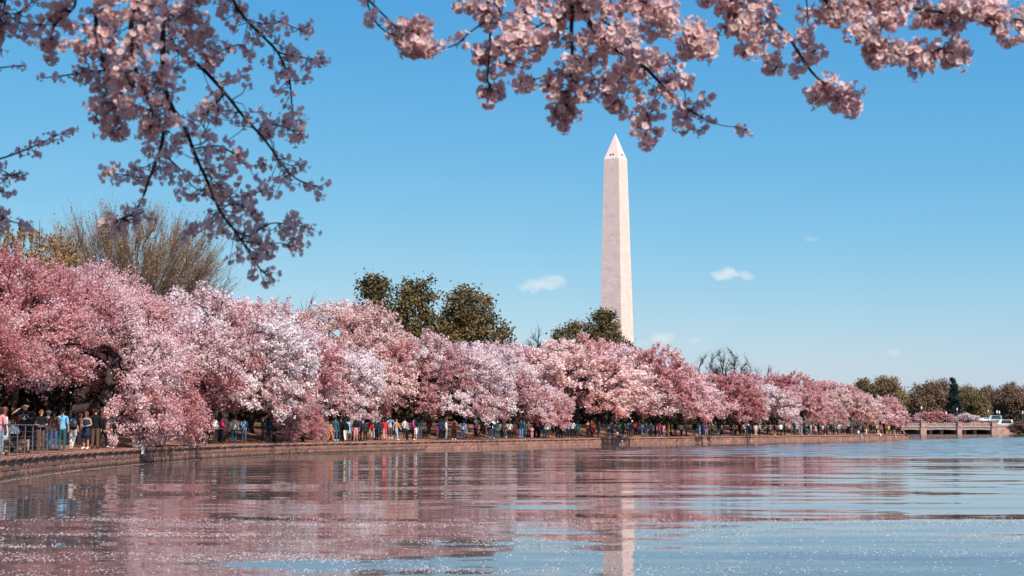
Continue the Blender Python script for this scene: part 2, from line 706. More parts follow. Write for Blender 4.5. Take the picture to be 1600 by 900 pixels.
    foot = [stone_mesh('foot_stone', random.Random(50 + k), .10, stone_v) for k in range(3)]
    while s < s_at_depth(62):
        ln = rng.uniform(.5, 1.2)
        put('foot_stone', rng.choice(foot), s, ln, -.22, .3 + rng.uniform(-.05, .03), -.03)
        s += ln


build_seawall()


# ------------------------------------------------------------------ tree tools
def rand_unit(rng, n):
    v = rng.normal(size=(n, 3))
    return v / np.linalg.norm(v, axis=1)[:, None]


def quad_cloud(C, size, rng, m=1, tint=None, flat=None, aspect=1.0):
    """m randomly turned quads at each centre; flat pulls their normals upward"""
    n = len(C) * m
    C = np.repeat(C, m, axis=0)
    nrm = rand_unit(rng, n)
    if flat:
        nrm = nrm + np.array([0, 0, flat])
        nrm /= np.linalg.norm(nrm, axis=1)[:, None]
    u = np.cross(nrm, rand_unit(rng, n))
    u /= np.linalg.norm(u, axis=1)[:, None] + 1e-9
    v = np.cross(nrm, u)
    sz = size * rng.uniform(.6, 1.3, (n, 1)) * .5
    u, v = u * sz * aspect, v * sz
    C = C + (rng.normal(size=(n, 3)) * size * .45 if m > 1 else 0)
    V = np.stack([C - u * .8 - v, C + u - v * .7, C + u * .75 + v, C - u + v * .8], axis=1).reshape(-1, 3)
    F = np.arange(n * 4).reshape(-1, 4)
    t = None if tint is None else np.repeat(tint, m)
    return V, F, t


def grow(targets, trunk, rng, step=.6, first=None, wander=.12, tip=.012, power=2.2, path_w=.25, sag=0.0):
    """a branching skeleton: trunk nodes, then every target joins the nearest twig. Returns nodes, parents, radii, the node of each target"""
    n0 = len(trunk)
    pos = [np.array(p, float) for p in trunk]
    par = [-1] + list(range(n0 - 1))
    plen = [0.0]
    for i in range(1, n0):
        plen.append(plen[-1] + np.linalg.norm(pos[i] - pos[i - 1]))
    first = n0 - 1 if first is None else first
    cap = n0 + len(targets) * 40
    A = np.zeros((cap, 3))
    A[:n0] = pos
    PL = np.zeros(cap)
    PL[:n0] = plen
    cnt = n0
    parents = np.full(cap, -1, int)
    parents[:n0] = par
    fork = A[n0 - 1]
    order = np.argsort(np.linalg.norm(targets - fork, axis=1))
    ends = np.zeros(len(targets), int)
    for ti in order:
        t = targets[ti]
        d = np.linalg.norm(A[first:cnt] - t, axis=1)
        j = first + int(np.argmin(d + path_w * PL[first:cnt]))
        dist = np.linalg.norm(A[j] - t)
        k = max(1, min(12, int(dist / step)))
        pj = parents[j]
        dr = (A[j] - A[pj]) if pj >= 0 else np.array([0, 0, 1.0])
        dr = dr / (np.linalg.norm(dr) + 1e-9)
        c1 = A[j] + dr * dist * .38
        prev = j
        for q in range(1, k + 1):
            u = q / k
            p = (1 - u) ** 2 * A[j] + 2 * u * (1 - u) * c1 + u * u * t
            if q < k:
                p = p + rng.normal(size=3) * wander * step
                p[2] -= sag * 4 * u * (1 - u) * dist
            A[cnt] = p
            parents[cnt] = prev
            PL[cnt] = PL[prev] + np.linalg.norm(p - A[prev])
            prev = cnt
            cnt += 1
        ends[ti] = prev
    tips = np.zeros(cnt)
    tips[ends] = 1
    for i in range(cnt - 1, 0, -1):
        if tips[i] == 0:
            tips[i] = 1
        tips[parents[i]] += tips[i]
    rad = tip * np.power(np.maximum(tips, 1), 1 / power)
    return A[:cnt], parents[:cnt], rad, ends


def skeleton_tubes(A, par, rad, sides=5, rmin=0.0):
    i = np.arange(1, len(A))
    i = i[(par[1:] >= 0) & (rad[1:] > rmin)]
    a, b = A[par[i]], A[i]
    r1 = rad[i]
    r0 = np.minimum(rad[par[i]], r1 * 1.5)
    return prism(a, b, r0, r1, sides)


def prism(a, b, r0, r1, sides):
    d = b - a
    d = d / (np.linalg.norm(d, axis=1)[:, None] + 1e-9)
    ref = np.where(np.abs(d[:, 2:3]) < .9, np.array([[0, 0, 1.0]]), np.array([[1.0, 0, 0]]))
    u = np.cross(d, ref)
    u /= np.linalg.norm(u, axis=1)[:, None] + 1e-9
    v = np.cross(d, u)
    th = np.arange(sides) * 2 * np.pi / sides
    ring = np.cos(th)[None, :, None] * u[:, None, :] + np.sin(th)[None, :, None] * v[:, None, :]
    V = np.concatenate([a[:, None] + ring * r0[:, None, None], b[:, None] + ring * r1[:, None, None]], axis=1)
    n = len(a)
    base = (np.arange(n) * 2 * sides)[:, None]
    k = np.arange(sides)
    q = np.stack([k, (k + 1) % sides, sides + (k + 1) % sides, sides + k], axis=1)
    F = (base[:, :, None] + q[None]).reshape(-1, 4)
    return V.reshape(-1, 3), F


def trunk_line(h, lean, rng, n=5):
    out, p = [], np.zeros(3)
    p[2] = -.25
    for i in range(n):
        out.append(p.copy())
        p = p + np.array([lean[0] * h / n + rng.normal() * .06, lean[1] * h / n + rng.normal() * .06, h / n + .05])
    return out


BARK = mat('dark_bark', (.045, .030, .026), .95, noise=(6, .5, 6), bump=(14, .02))
BLOSSOM = mat('cherry_blossom', (.8, .6, .62), .75, obj_color=True, translucent=.40, tint=((.92, .765, .775), (.61, .29, .295)), spec=.1)


def cherry_meshes(seed, H, RR, n_t, per, size, m, tipr=.010, low=8, sides=5, rmin=0.0, lowz=(.22, .36), zmin=.9, lift=0.0, lowr=(.75, 1.08), lowaz=1.5, mix=(.65, .8)):
    rng = np.random.default_rng(seed)
    lobes = []
    nl = 17
    for k in range(nl):
        az = 2.399 * k + rng.uniform(-.4, .4)
        rr = RR * math.sqrt((k + .5) / nl) * .86
        z = H * (.40 + lift * (rr / RR) ** 2 + .40 * (1 - (rr / RR) ** 2)) + rng.uniform(-.07, .07) * H
        lobes.append((np.array([rr * math.cos(az), rr * math.sin(az), z]), RR * rng.uniform(.21, .35), np.clip(rng.beta(*mix), 0, 1)))
    for k in range(low):
        az = -math.pi / 2 + rng.uniform(-lowaz, lowaz)
        rr = RR * rng.uniform(*lowr)
        lobes.append((np.array([rr * math.cos(az), rr * math.sin(az), H * rng.uniform(*lowz)]), RR * rng.uniform(.15, .24), np.clip(rng.beta(*mix), 0, 1)))
    LC = np.array([l[0] for l in lobes])
    LR = np.array([l[1] for l in lobes])
    T, TT, OUT = [], [], []
    wts = LR ** 2 / (LR ** 2).sum()
    while len(T) < n_t:
        i = rng.choice(len(lobes), p=wts)
        d = rand_unit(rng, 1)[0]
        out = LC[i] * np.array([1, 1, .35]) + np.array([0, 0, .2])
        out = out / np.linalg.norm(out)
        if d @ out < -.25 and rng.random() < .75:
            continue
        p = LC[i] + d * LR[i] * rng.uniform(.72, 1.05) * np.array([1, 1, .85])
        if p[2] < zmin:
            continue
        dd = np.linalg.norm(LC - p, axis=1) / LR
        dd[i] = 9
        if dd.min() < .6:
            continue
        T.append(p)
        TT.append(lobes[i][2])
        OUT.append(d * .5 + out * .6)
    T, TT, OUT = np.array(T), np.array(TT), np.array(OUT)
    th = H * .20
    A, par, rad, ends = grow(T, trunk_line(th, (rng.uniform(-.25, .25), rng.uniform(-.3, .1)), rng), rng, step=.55, wander=.16, tip=tipr, power=2.05, path_w=.12)
    rad = np.where(rad > .16, .16 + (rad - .16) * .45, rad)
    rad[0] *= 1.35
    # a blossoming spray past each target and back along its twig
    OUT /= np.linalg.norm(OUT, axis=1)[:, None]
    OUT[:, 2] -= rng.uniform(.0, .5, len(OUT))
    ln = rng.uniform(.25, .95, len(T))[:, None] * (RR / 5.0)
    tipv = T + OUT * ln
    V0, F0 = skeleton_tubes(A, par, rad, sides, rmin)
    if rmin < .02:
        V1, F1 = prism(T, tipv, rad[ends] * .9, rad[ends] * .35, 3)
        F1 = F1 + len(V0)
        V0, F0 = np.vstack([V0, V1]), np.vstack([F0, F1])
    trunk = arr_mesh('cherry_trunk', V0, F0, BARK, smooth=True)
    back = A[par[ends]]
    u = rng.uniform(-.55, 1.0, (len(T), per))
    Tn, En, Bn = T[:, None], tipv[:, None], back[:, None]
    uu = u[..., None]
    C = np.where(uu > 0, Tn + (En - Tn) * uu, Tn + (Bn - Tn) * (-uu))
    C = C + rng.normal(size=C.shape) * np.array([1, 1, .9]) * (.10 * RR / 5.0)
    tt = np.clip(TT[:, None] + rng.normal(size=(len(T), 1)) * .16 + rng.normal(size=(len(T), per)) * .12, 0, 1)
    V, F, t = quad_cloud(C.reshape(-1, 3), size, rng, m, tt.ravel())
    crown = arr_mesh('cherry_crown', V, F, BLOSSOM, tint=t)
    return trunk, crown


def place_tree(name, meshes, loc, rz, sc, label, group, colour=None, cat='tree', names=('trunk', 'crown')):
    root = empty(name, loc, rz)
    root.scale = sc
    for nm, me in zip(names, meshes):
        o = mobj(nm, me, root)
        if colour is not None and nm == names[1]:
            set_colour(o, colour)
    tag(root, label, cat, group)
    return root


# ------------------------------------------------------------------ cherry trees along the wall
def build_cherries():
    high = [cherry_meshes(111 + k, 8.0, 5.0, 880, 52, .066, 2, low=3, lowz=(.42, .5), zmin=2.7, lift=.10, mix=(.75, .7), tipr=.013) for k in range(2)]
    near = [cherry_meshes(101 + k, 8.0, 5.0, 1080, 50, .066, 2, low=14, lowz=(.10, .34), zmin=.25, lowr=(.8, 1.10), lowaz=.9, mix=(.7, .75), tipr=.013) for k in range(2)]
    mid = [cherry_meshes(201 + k, 8.0, 5.0, 700, 38, .094, 2, low=9, tipr=.014, sides=4, lowz=(.26, .42), zmin=1.6) for k in range(3)]
    far = [cherry_meshes(301 + k, 8.0, 5.0, 500, 36, .130, 2, low=6, tipr=.016, sides=4, rmin=.012, lowz=(.28, .42), zmin=1.7) for k in range(3)]
    white, pale, pink, rose, salmon = (1.05, 1.14, 1.13), (1.04, 1.06, 1.05), (1.02, .96, .96), (.97, .80, .79), (1.05, 1.0, .93)
    rows = [
        (('D', 54), 5.0, 390, 1.0, rose, 'rose pink cherry tree cut by the picture edge beside the railing'),
        (('D', 63), 5.6, 384, 1.05, rose, 'large pink cherry tree arching over the people at the railing'),
        (('D', 74.5), 4.4, 405, .86, pink, 'pale drooping cherry tree whose boughs hang over the wall past the railing'),
        (128, 15.0, 412, 1.05, pale, 'pale cherry tree in the back row behind the people at the railing'),
        (('D', 79.5), 4.6, 428, .84, rose, 'rose red drooping cherry tree in front of the big vase-shaped bare tree'),
        (('D', 89), 6.5, 436, 1.0, pink, 'pink cherry tree just past the drooping rose red one'),
        (('D', 97), 4.6, 452, .95, white, 'whitish cherry tree sheltering the dark information board'),
        (395, 8.5, 458, 1.05, pink, 'pink cherry tree with low boughs spreading over the wall'),
        (428, 3.6, 560, .75, rose, 'low spreading pink cherry whose boughs sweep down to the wall top'),
        (505, 5.5, 520, .95, white, 'bright white cherry tree with a leaning dark trunk before the evergreens'),
        (548, 13.0, 462, 1.10, salmon, 'tall salmon pink cherry tree below the first dark evergreen'),
        (612, 9.0, 528, .95, rose, 'deep rose cherry tree below the widest dark evergreen'),
        (690, 4.6, 522, 1.05, pale, 'pale pink cherry tree directly before the rounded golden evergreen'),
        (757, 7.0, 528, .90, white, 'white cherry tree just past the last of the three evergreens'),
        (800, 14.0, 530, .95, pink, 'pink cherry tree in the back row below the small grey bare tree'),
        (832, 3.8, 592, .78, rose, 'small rose red cherry tree leaning to the water'),
        (905, 5.0, 526, 1.15, salmon, 'broad salmon pink cherry tree standing before the evergreen by the obelisk'),
        (948, 15.0, 528, .9, rose, 'dark rose cherry tree at the foot of the obelisk evergreen'),
        (1000, 6.0, 530, 1.05, pale, 'tall pale cherry tree right below the obelisk'),
        (1048, 4.4, 566, .95, pink, 'pink cherry tree next past the obelisk along the wall'),
        (1090, 11.0, 578, .95, rose, 'rose cherry tree at the foot of the leafless tree'),
        (1125, 4.4, 575, 1.0, rose, 'deep pink cherry tree in the front row under the leafless tree'),
        (1165, 9.0, 582, .95, pink, 'pink cherry tree with a white bough behind the front row'),
        (1196, 4.4, 598, .85, white, 'whitish cherry tree in the front row past the leafless tree'),
        (1222, 11.0, 576, 1.0, rose, 'tall rose cherry with a bare dark bough showing'),
        (1256, 4.2, 600, .85, rose, 'red pink cherry tree low over a dense crowd'),
        (1285, 12.0, 590, .95, rose, 'dark red cherry tree standing high in the back row'),
        (1290, 3.8, 622, .72, white, 'white cherry bending right down to the wall top'),
        (1325, 5.0, 604, .95, salmon, 'bright salmon cherry tree before the olive brown tree'),
        (1352, 11.0, 604, .9, pink, 'pink cherry tree partly hiding the olive brown tree'),
        (1376, 4.6, 614, .9, pale, 'pale pink cherry tree second from the end of the wall'),
        (1402, 4.0, 622, .85, pink, 'rounded pink cherry tree at the very end of the wall'),
    ]
    rng = random.Random(5)
    for i, (px, off, top, wide, col, label) in enumerate(rows):
        if isinstance(px, tuple):
            sw = s_at_depth(px[1])
            e, nrm = edge_at(sw), inland(sw)
            loc = Vector((e[0] + nrm[0] * off, e[1] + nrm[1] * off, ground_z(off)))
        else:
            loc, nrm = on_land(px, off)
        D = loc.y
        kind = near if D < 99 or px == 428 else (mid if D < 150 else far)
        if D < 67 or px == 128:
            kind = high
        if kind is near and (off > 6 or px == ('D', 97)):
            kind = mid
        me = kind[i % len(kind)]
        h = (670 - top) * D / FPX + EYE - loc.z
        sz = h / 8.3
        sxy = wide * max(.85, min(1.3, sz)) * (1.12 if D > 140 else 1.0)
        rz = math.atan2(nrm[1], nrm[0]) - math.pi / 2 + rng.uniform(-.25, .25)
        if px == ('D', 79.5):
            rz -= .40
        j = rng.uniform(.95, 1.04)
        place_tree('cherry_tree', me, (loc.x, loc.y, loc.z), rz, (sxy, sxy, sz), label, 'cherry trees in blossom along the seawall', tuple(c * j for c in col))
    # two small ones beyond the bridge
    for k, (px, D, top, w, col, label) in enumerate(((1458, 545, 641, 1.3, rose, 'rose cherry tree beyond the bridge between its first two lamps'),
                                                      (1512, 550, 645, .75, white, 'small whitish cherry tree beyond the bridge near the parked cars'),
                                                      (1596, 600, 606, 1.3, rose, 'rose cherry crown rising above the brown trees at the picture edge'))):
        b = P(px, 670, D)
        h = (670 - top) * D / FPX + EYE - 2.6
        place_tree('cherry_tree', far[k], (b.x, D, 2.6), k * 2.0, (w * 1.2, w * 1.2, h / 8.3), label, 'cherry trees beyond the bridge', col)


build_cherries()


# ------------------------------------------------------------------ other trees
def leafy_meshes(seed, H, RR, shape, n_t, per, size, m, leaf_mat, trunk_h=.25, sides=4, spread=.30, lobes_n=14, flat=None):
    """shape(u) gives the crown's radius share at height share u"""
    rng = np.random.default_rng(seed)
    LC, LR, LT = [], [], []
    for k in range(lobes_n):
        u = (k + .5) / lobes_n
        az = 2.399 * k + rng.uniform(-.5, .5)
        r = shape(u) * RR
        z = H * (trunk_h + (1 - trunk_h) * u * .93)
        LC.append([r * .62 * math.cos(az), r * .62 * math.sin(az), z])
        LR.append(max(.22 * RR, r * .54) * rng.uniform(.7, 1.2))
        LT.append(rng.uniform(0, 1))
    LC, LR, LT = np.array(LC), np.array(LR), np.array(LT)
    i = rng.choice(lobes_n, n_t, p=LR ** 2 / (LR ** 2).sum())
    d = rand_unit(rng, n_t)
    T = LC[i] + d * LR[i][:, None] * rng.uniform(.55, 1.05, (n_t, 1)) * np.array([1, 1, .85])
    T[:, 2] = np.clip(T[:, 2], H * trunk_h * .8, H)
    A, par, rad, ends = grow(T, trunk_line(H * trunk_h, (0, 0), rng), rng, step=H * .06, wander=.14, tip=.014, power=2.1, path_w=.1)
    V0, F0 = skeleton_tubes(A, par, rad, sides, .016)
    trunk = arr_mesh('trunk', V0, F0, BARK, smooth=True)
    C = T[:, None] + rng.normal(size=(n_t, per, 3)) * spread * np.array([1, 1, .75])
    tt = np.clip(LT[i][:, None] + rng.normal(size=(n_t, per)) * .2, 0, 1)
    V, F, t = quad_cloud(C.reshape(-1, 3), size, rng, m, tt.ravel(), flat=flat)
    return trunk, arr_mesh('crown', V, F, leaf_mat, tint=t)


def bare_meshes(seed, H, RR, n_t, twigs, twig_len, trunk_h, up, bud=0, twig_r=.012, tmat=None, bud_mat=None, bud_size=.12, profile=None, jitter=.35, side=.8, tip=.012, fan=0.0):
    """leafless tree: skeleton to a dome of targets, thin twigs past every target, buds on them"""
    rng = np.random.default_rng(seed)
    T = []
    while len(T) < n_t:
        p = rng.uniform(-1, 1, 3)
        p[2] = abs(p[2])
        r = math.hypot(p[0], p[1])
        lim = profile(p[2]) if profile else math.sqrt(max(0, 1 - p[2] ** 2))
        if r > lim:
            continue
        T.append((p[0] * RR, p[1] * RR, H * (trunk_h + (1 - trunk_h) * p[2] * .9)))
    T = np.array(T)
    A, par, rad, ends = grow(T, trunk_line(H * trunk_h * .7, (0, 0), rng), rng, step=H * .045, wander=.10, tip=tip, power=2.0, path_w=.45)
    V0, F0 = skeleton_tubes(A, par, rad, 4)
    trunk = arr_mesh('trunk', V0, F0, tmat or BARK, smooth=True)
    prev = A[par[ends]]
    dirs = T - prev
    dirs /= np.linalg.norm(dirs, axis=1)[:, None] + 1e-9
    base = np.repeat(T, twigs, axis=0)
    d = np.repeat(dirs, twigs, axis=0) + rng.normal(size=(n_t * twigs, 3)) * jitter
    outw = base * np.array([1, 1, 0]) / RR * side
    d = d * .6 + outw * .5 + np.array([0, 0, up])
    if fan:
        rd = base - np.array([0, 0, H * .22])
        rd /= np.linalg.norm(rd, axis=1)[:, None]
        d = d * (1 - fan) + (rd + rng.normal(size=rd.shape) * jitter) * fan * 1.5
    d /= np.linalg.norm(d, axis=1)[:, None]
    st = base - np.repeat(dirs, twigs, axis=0) * rng.uniform(0, twig_len, (len(base), 1)) * .8
    en = st + d * twig_len * rng.uniform(.5, 1.2, (len(base), 1))
    md = (st + en) / 2 + rng.normal(size=st.shape) * twig_len * .06
    o1 = np.full(len(st), twig_r)
    Va, Fa = prism(st, md, o1, o1 * .7, 3)
    Vb, Fb = prism(md, en, o1 * .7, o1 * .3, 3)
    V, F, t = np.vstack([Va, Vb]), np.vstack([Fa, Fb + len(Va)]), None
    parts = [trunk, arr_mesh('twigs', V, F, tmat or BARK)]
    if bud:
        u = rng.uniform(.25, 1, (len(st), bud, 1))
        C = (md[:, None] + (en - md)[:, None] * u).reshape(-1, 3)
        Vq, Fq, t = quad_cloud(C, bud_size, rng, 1, rng.uniform(0, 1, len(C)))
        parts.append(arr_mesh('buds', Vq, Fq, bud_mat, tint=t))
    return parts


def build_other_trees():
    ever = mat('evergreen_leaf', (.06, .06, .03), .6, translucent=.12, tint=((.075, .066, .032), (.20, .130, .050)), spec=.3)
    conif = mat('conifer_needle', (.02, .04, .035), .7, tint=((.016, .028, .026), (.026, .044, .034)), spec=.2)
    olive = mat('budding_leaf', (.12, .10, .05), .8, translucent=.2, tint=((.16, .115, .065), (.27, .19, .09)), spec=.1)
    brownt = mat('bare_twig_mass', (.14, .09, .07), .9, translucent=.1, tint=((.15, .095, .072), (.25, .155, .105)), spec=.05)
    twig = mat('grey_twig', (.215, .148, .115), .95)
    budm = mat('yellow_bud', (.3, .2, .1), .8, translucent=.3, tint=((.34, .205, .11), (.48, .30, .13)), spec=.1)
    tw2 = mat('dark_twig', (.05, .045, .045), .95)
    dome = lambda u: math.sqrt(max(.03, 1 - (2 * u - .75) ** 2 / 1.6))
    egg = lambda u: max(.22, math.sin(min(1, (u + .22) / 1.05) * math.pi) ** .75)
    tall = lambda u: max(.16, min(1, (1 - u) * 1.5) ** .75 * .92 + .06)
    cone = lambda u: max(.05, (1 - u) * 1.0)
    G = 'dark evergreens behind the cherry trees'
    for k, (px, D, top, RR, shape, label) in enumerate((
            (581, 182, 425, 5.6, tall, 'narrow dark evergreen tree, first and tallest of the three in the row'),
            (645, 186, 432, 8.2, tall, 'broad dark evergreen tree in the middle of the row of three'),
            (727, 190, 447, 5.8, dome, 'rounded golden green evergreen tree at the end of the row of three'),
            (908, 262, 498, 7.4, dome, 'low rounded evergreen tree close beside the obelisk'),
            (947, 258, 478, 6.6, tall, 'pointed evergreen tree covering the foot of the obelisk'))):
        b = P(px, 670, D)
        gz = 2.6
        H = (670 - top) * D / FPX + EYE - gz
        me = leafy_meshes(400 + k, H, RR, shape, 620, 62, .28, 1, ever, trunk_h=.10, spread=.60, lobes_n=32)
        place_tree('evergreen_tree', me, (b.x, D, gz), 0, (1, 1, 1), label, G)
    # the big vase-shaped bare tree and its yellow neighbour
    b = P(200, 670, 118)
    H = (670 - 318) * 118 / FPX + EYE - 2.6
    vase = lambda z: .18 + .86 * min(1, z * 2.2) if z < .5 else max(.05, 1.04 * math.sqrt(max(0, 1 - ((z - .38) / .66) ** 2)))
    me = bare_meshes(500, H, 8.0, 640, 14, 2.4, .26, 1.2, bud=2, twig_r=.015, tmat=twig, bud_mat=budm, bud_size=.10, profile=vase, jitter=.22, side=.9, fan=.75)
    place_tree('bare_tree', me, (b.x, 118, 2.6), 0, (1, 1, 1), 'large vase-shaped bare tree with fine upright twigs and yellowish buds', None, names=('trunk', 'twigs', 'buds'))
    for k, (px, D, top, RR, label) in enumerate(((18, 104, 330, 4.4, 'yellow green budding tree beside the vase-shaped bare tree, nearest the picture edge'),
                                                 (88, 112, 352, 2.6, 'slim yellow budding tree between the edge and the vase-shaped bare tree'))):
        b = P(px, 670, D)
        H = (670 - top) * D / FPX + EYE - 2.6
        me = bare_meshes(520 + k, H, RR, 380, 9, 1.5, .25, .7, bud=5, twig_r=.015, tmat=twig, bud_mat=budm, bud_size=.17, jitter=.4)
        place_tree('budding_tree', me, (b.x, D, 2.6), 0, (1, 1, 1), label, 'budding trees behind the first cherries', names=('trunk', 'twigs', 'buds'))
    for k, (px, D, top, RR, n, label) in enumerate(((842, 230, 506, 2.6, 120, 'small grey bare tree showing between the evergreens and the obelisk'),
                                                    (1112, 268, 538, 3.4, 70, 'leafless dark tree with open boughs above the cherry row'),
                                                    (1146, 262, 536, 4.8, 120, 'leafless spreading tree joined against a slimmer leafless one'),
                                                    (1208, 270, 566, 2.0, 40, 'short bare twiggy treetop poking from the cherry row'),
                                                    (478, 150, 452, 2.0, 50, 'pale bare treetop sticking out before the evergreens'))):
        b = P(px, 670, D)
        H = (670 - top) * D / FPX + EYE - 3
        me = bare_meshes(540 + k, H, RR, n, 6, 1.5, .42, .35, twig_r=.03, tmat=tw2, jitter=.55, tip=.035)
        place_tree('bare_tree', me, (b.x, D, 3.0), 0, (1, 1, 1), label, 'leafless trees behind the cherries', names=('trunk', 'twigs'))
    for k, (px, D, top, RR, label) in enumerate(((1388, 300, 588, 3.7, 'round olive brown budding tree near the end of the wall'),
                                                 (1352, 304, 590, 2.3, 'thinner olive tree beside the round olive brown one'),
                                                 (1268, 300, 596, 2.0, 'olive treetop barely above the red cherries'))):
        b = P(px, 670, D)
        H = (670 - top) * D / FPX + EYE - 3
        me = leafy_meshes(560 + k, H, RR, dome, 300, 46, .24, 1, olive, trunk_h=.2, spread=.5)
        place_tree('olive_tree', me, (b.x, D, 3.0), 0, (1, 1, 1), label, 'olive brown budding trees past the cherries')
    # beyond the bridge
    far = [leafy_meshes(600 + k, 16, 7.0, dome, 340, 52, .44, 1, (brownt, olive, brownt)[k], trunk_h=.14, spread=.95, lobes_n=22) for k in range(3)]
    rows = [(1432, 640, 622, 1.0, 1, 'low olive tree beyond the bridge next to the end of the cherry row'),
            (1453, 600, 599, 1.05, 0, 'dark brown bare tree beyond the bridge next to the conifer'),
            (1473, 640, 597, .8, 2, 'greyish brown bare tree rising behind the dark brown one'),
            (1508, 610, 606, .85, 1, 'yellowish budding tree just past the conifer'),
            (1522, 590, 608, .95, 1, 'wide yellow brown tree behind the parked white car'),
            (1542, 660, 608, 1.0, 2, 'mauve brown bare tree in the middle beyond the parked cars'),
            (1560, 640, 610, .9, 0, 'dull brown bare tree beyond the bridge abutment'),
            (1578, 600, 603, 1.0, 2, 'tall rusty brown tree above the end of the bridge'),
            (1598, 590, 607, 1.05, 0, 'big dark brown tree cut by the picture edge past the bridge'),
            (1494, 600, 634, .7, 0, 'low brown thicket tree at the foot of the conifer'),
            (1620, 640, 606, 1.0, 2, 'brown tree mostly outside the picture past the bridge')]
    for (px, D, top, w, k, label) in rows:
        b = P(px, 670, D)
        H = (670 - top) * D / FPX + EYE - 2.6
        place_tree('brown_tree', far[k], (b.x, D, 2.6), px * .7, (w, w, H / 15.6), label, 'brown trees beyond the bridge')
    b = P(1492, 670, 575)
    H = (670 - 588) * 575 / FPX + EYE - 2.6
    me = leafy_meshes(640, H, 3.9, lambda u: max(.05, (1 - u) ** .85), 420, 40, .42, 1, conif, trunk_h=.05, spread=.5, lobes_n=26)
    place_tree('conifer_tree', me, (b.x, 575, 2.6), 0, (1, 1, 1), 'tall dark blue green conifer beyond the bridge', None)
    # scrub on the far bank
    for (px, D, w, label) in ((1594, 480, 1.0, 'brown scrub on the bank where the bridge abutment ends'), (1612, 486, 1.2, 'brown scrub mostly outside the picture on the bank')):
        b = P(px, 670, D)
        place_tree('shrub', far[0], (b.x, D, .2), px, (w * .55, w * .5, .26), label, 'scrub by the abutment', cat='shrub', names=('stems', 'crown'))


build_other_trees()


def build_shade_mass():  # added dark flecks that stand in for the shade under the cherry crowns
    rng = np.random.default_rng(91)
    C = []
    for s in np.arange(s_at_depth(40), ARC[-1] + 6, .9):
        p, nr = edge_at(min(s, ARC[-1])), inland(min(s, ARC[-1]))
        for k in range(2):
            o = rng.uniform(19, 30)
            h = rng.uniform(1.8, 4.6)
            c = np.array([p[0] + nr[0] * o, p[1] + nr[1] * o, ground_z(o)])
            n = int(70 * h)
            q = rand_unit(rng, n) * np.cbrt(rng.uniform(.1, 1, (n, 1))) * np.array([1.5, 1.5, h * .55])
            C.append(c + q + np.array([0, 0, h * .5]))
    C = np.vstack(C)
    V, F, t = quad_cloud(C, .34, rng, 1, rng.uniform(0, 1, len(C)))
    m = mat('shade_mass_dark', (.03, .03, .02), .8, tint=((.030, .024, .018), (.075, .050, .034)), spec=.1)
    tag(mobj('shade_mass', arr_mesh('shade_mass', V, F, m, tint=t)), 'added dark mass standing in for the shade behind the cherry trunks', 'shade_mass', kind='stuff')


build_shade_mass()


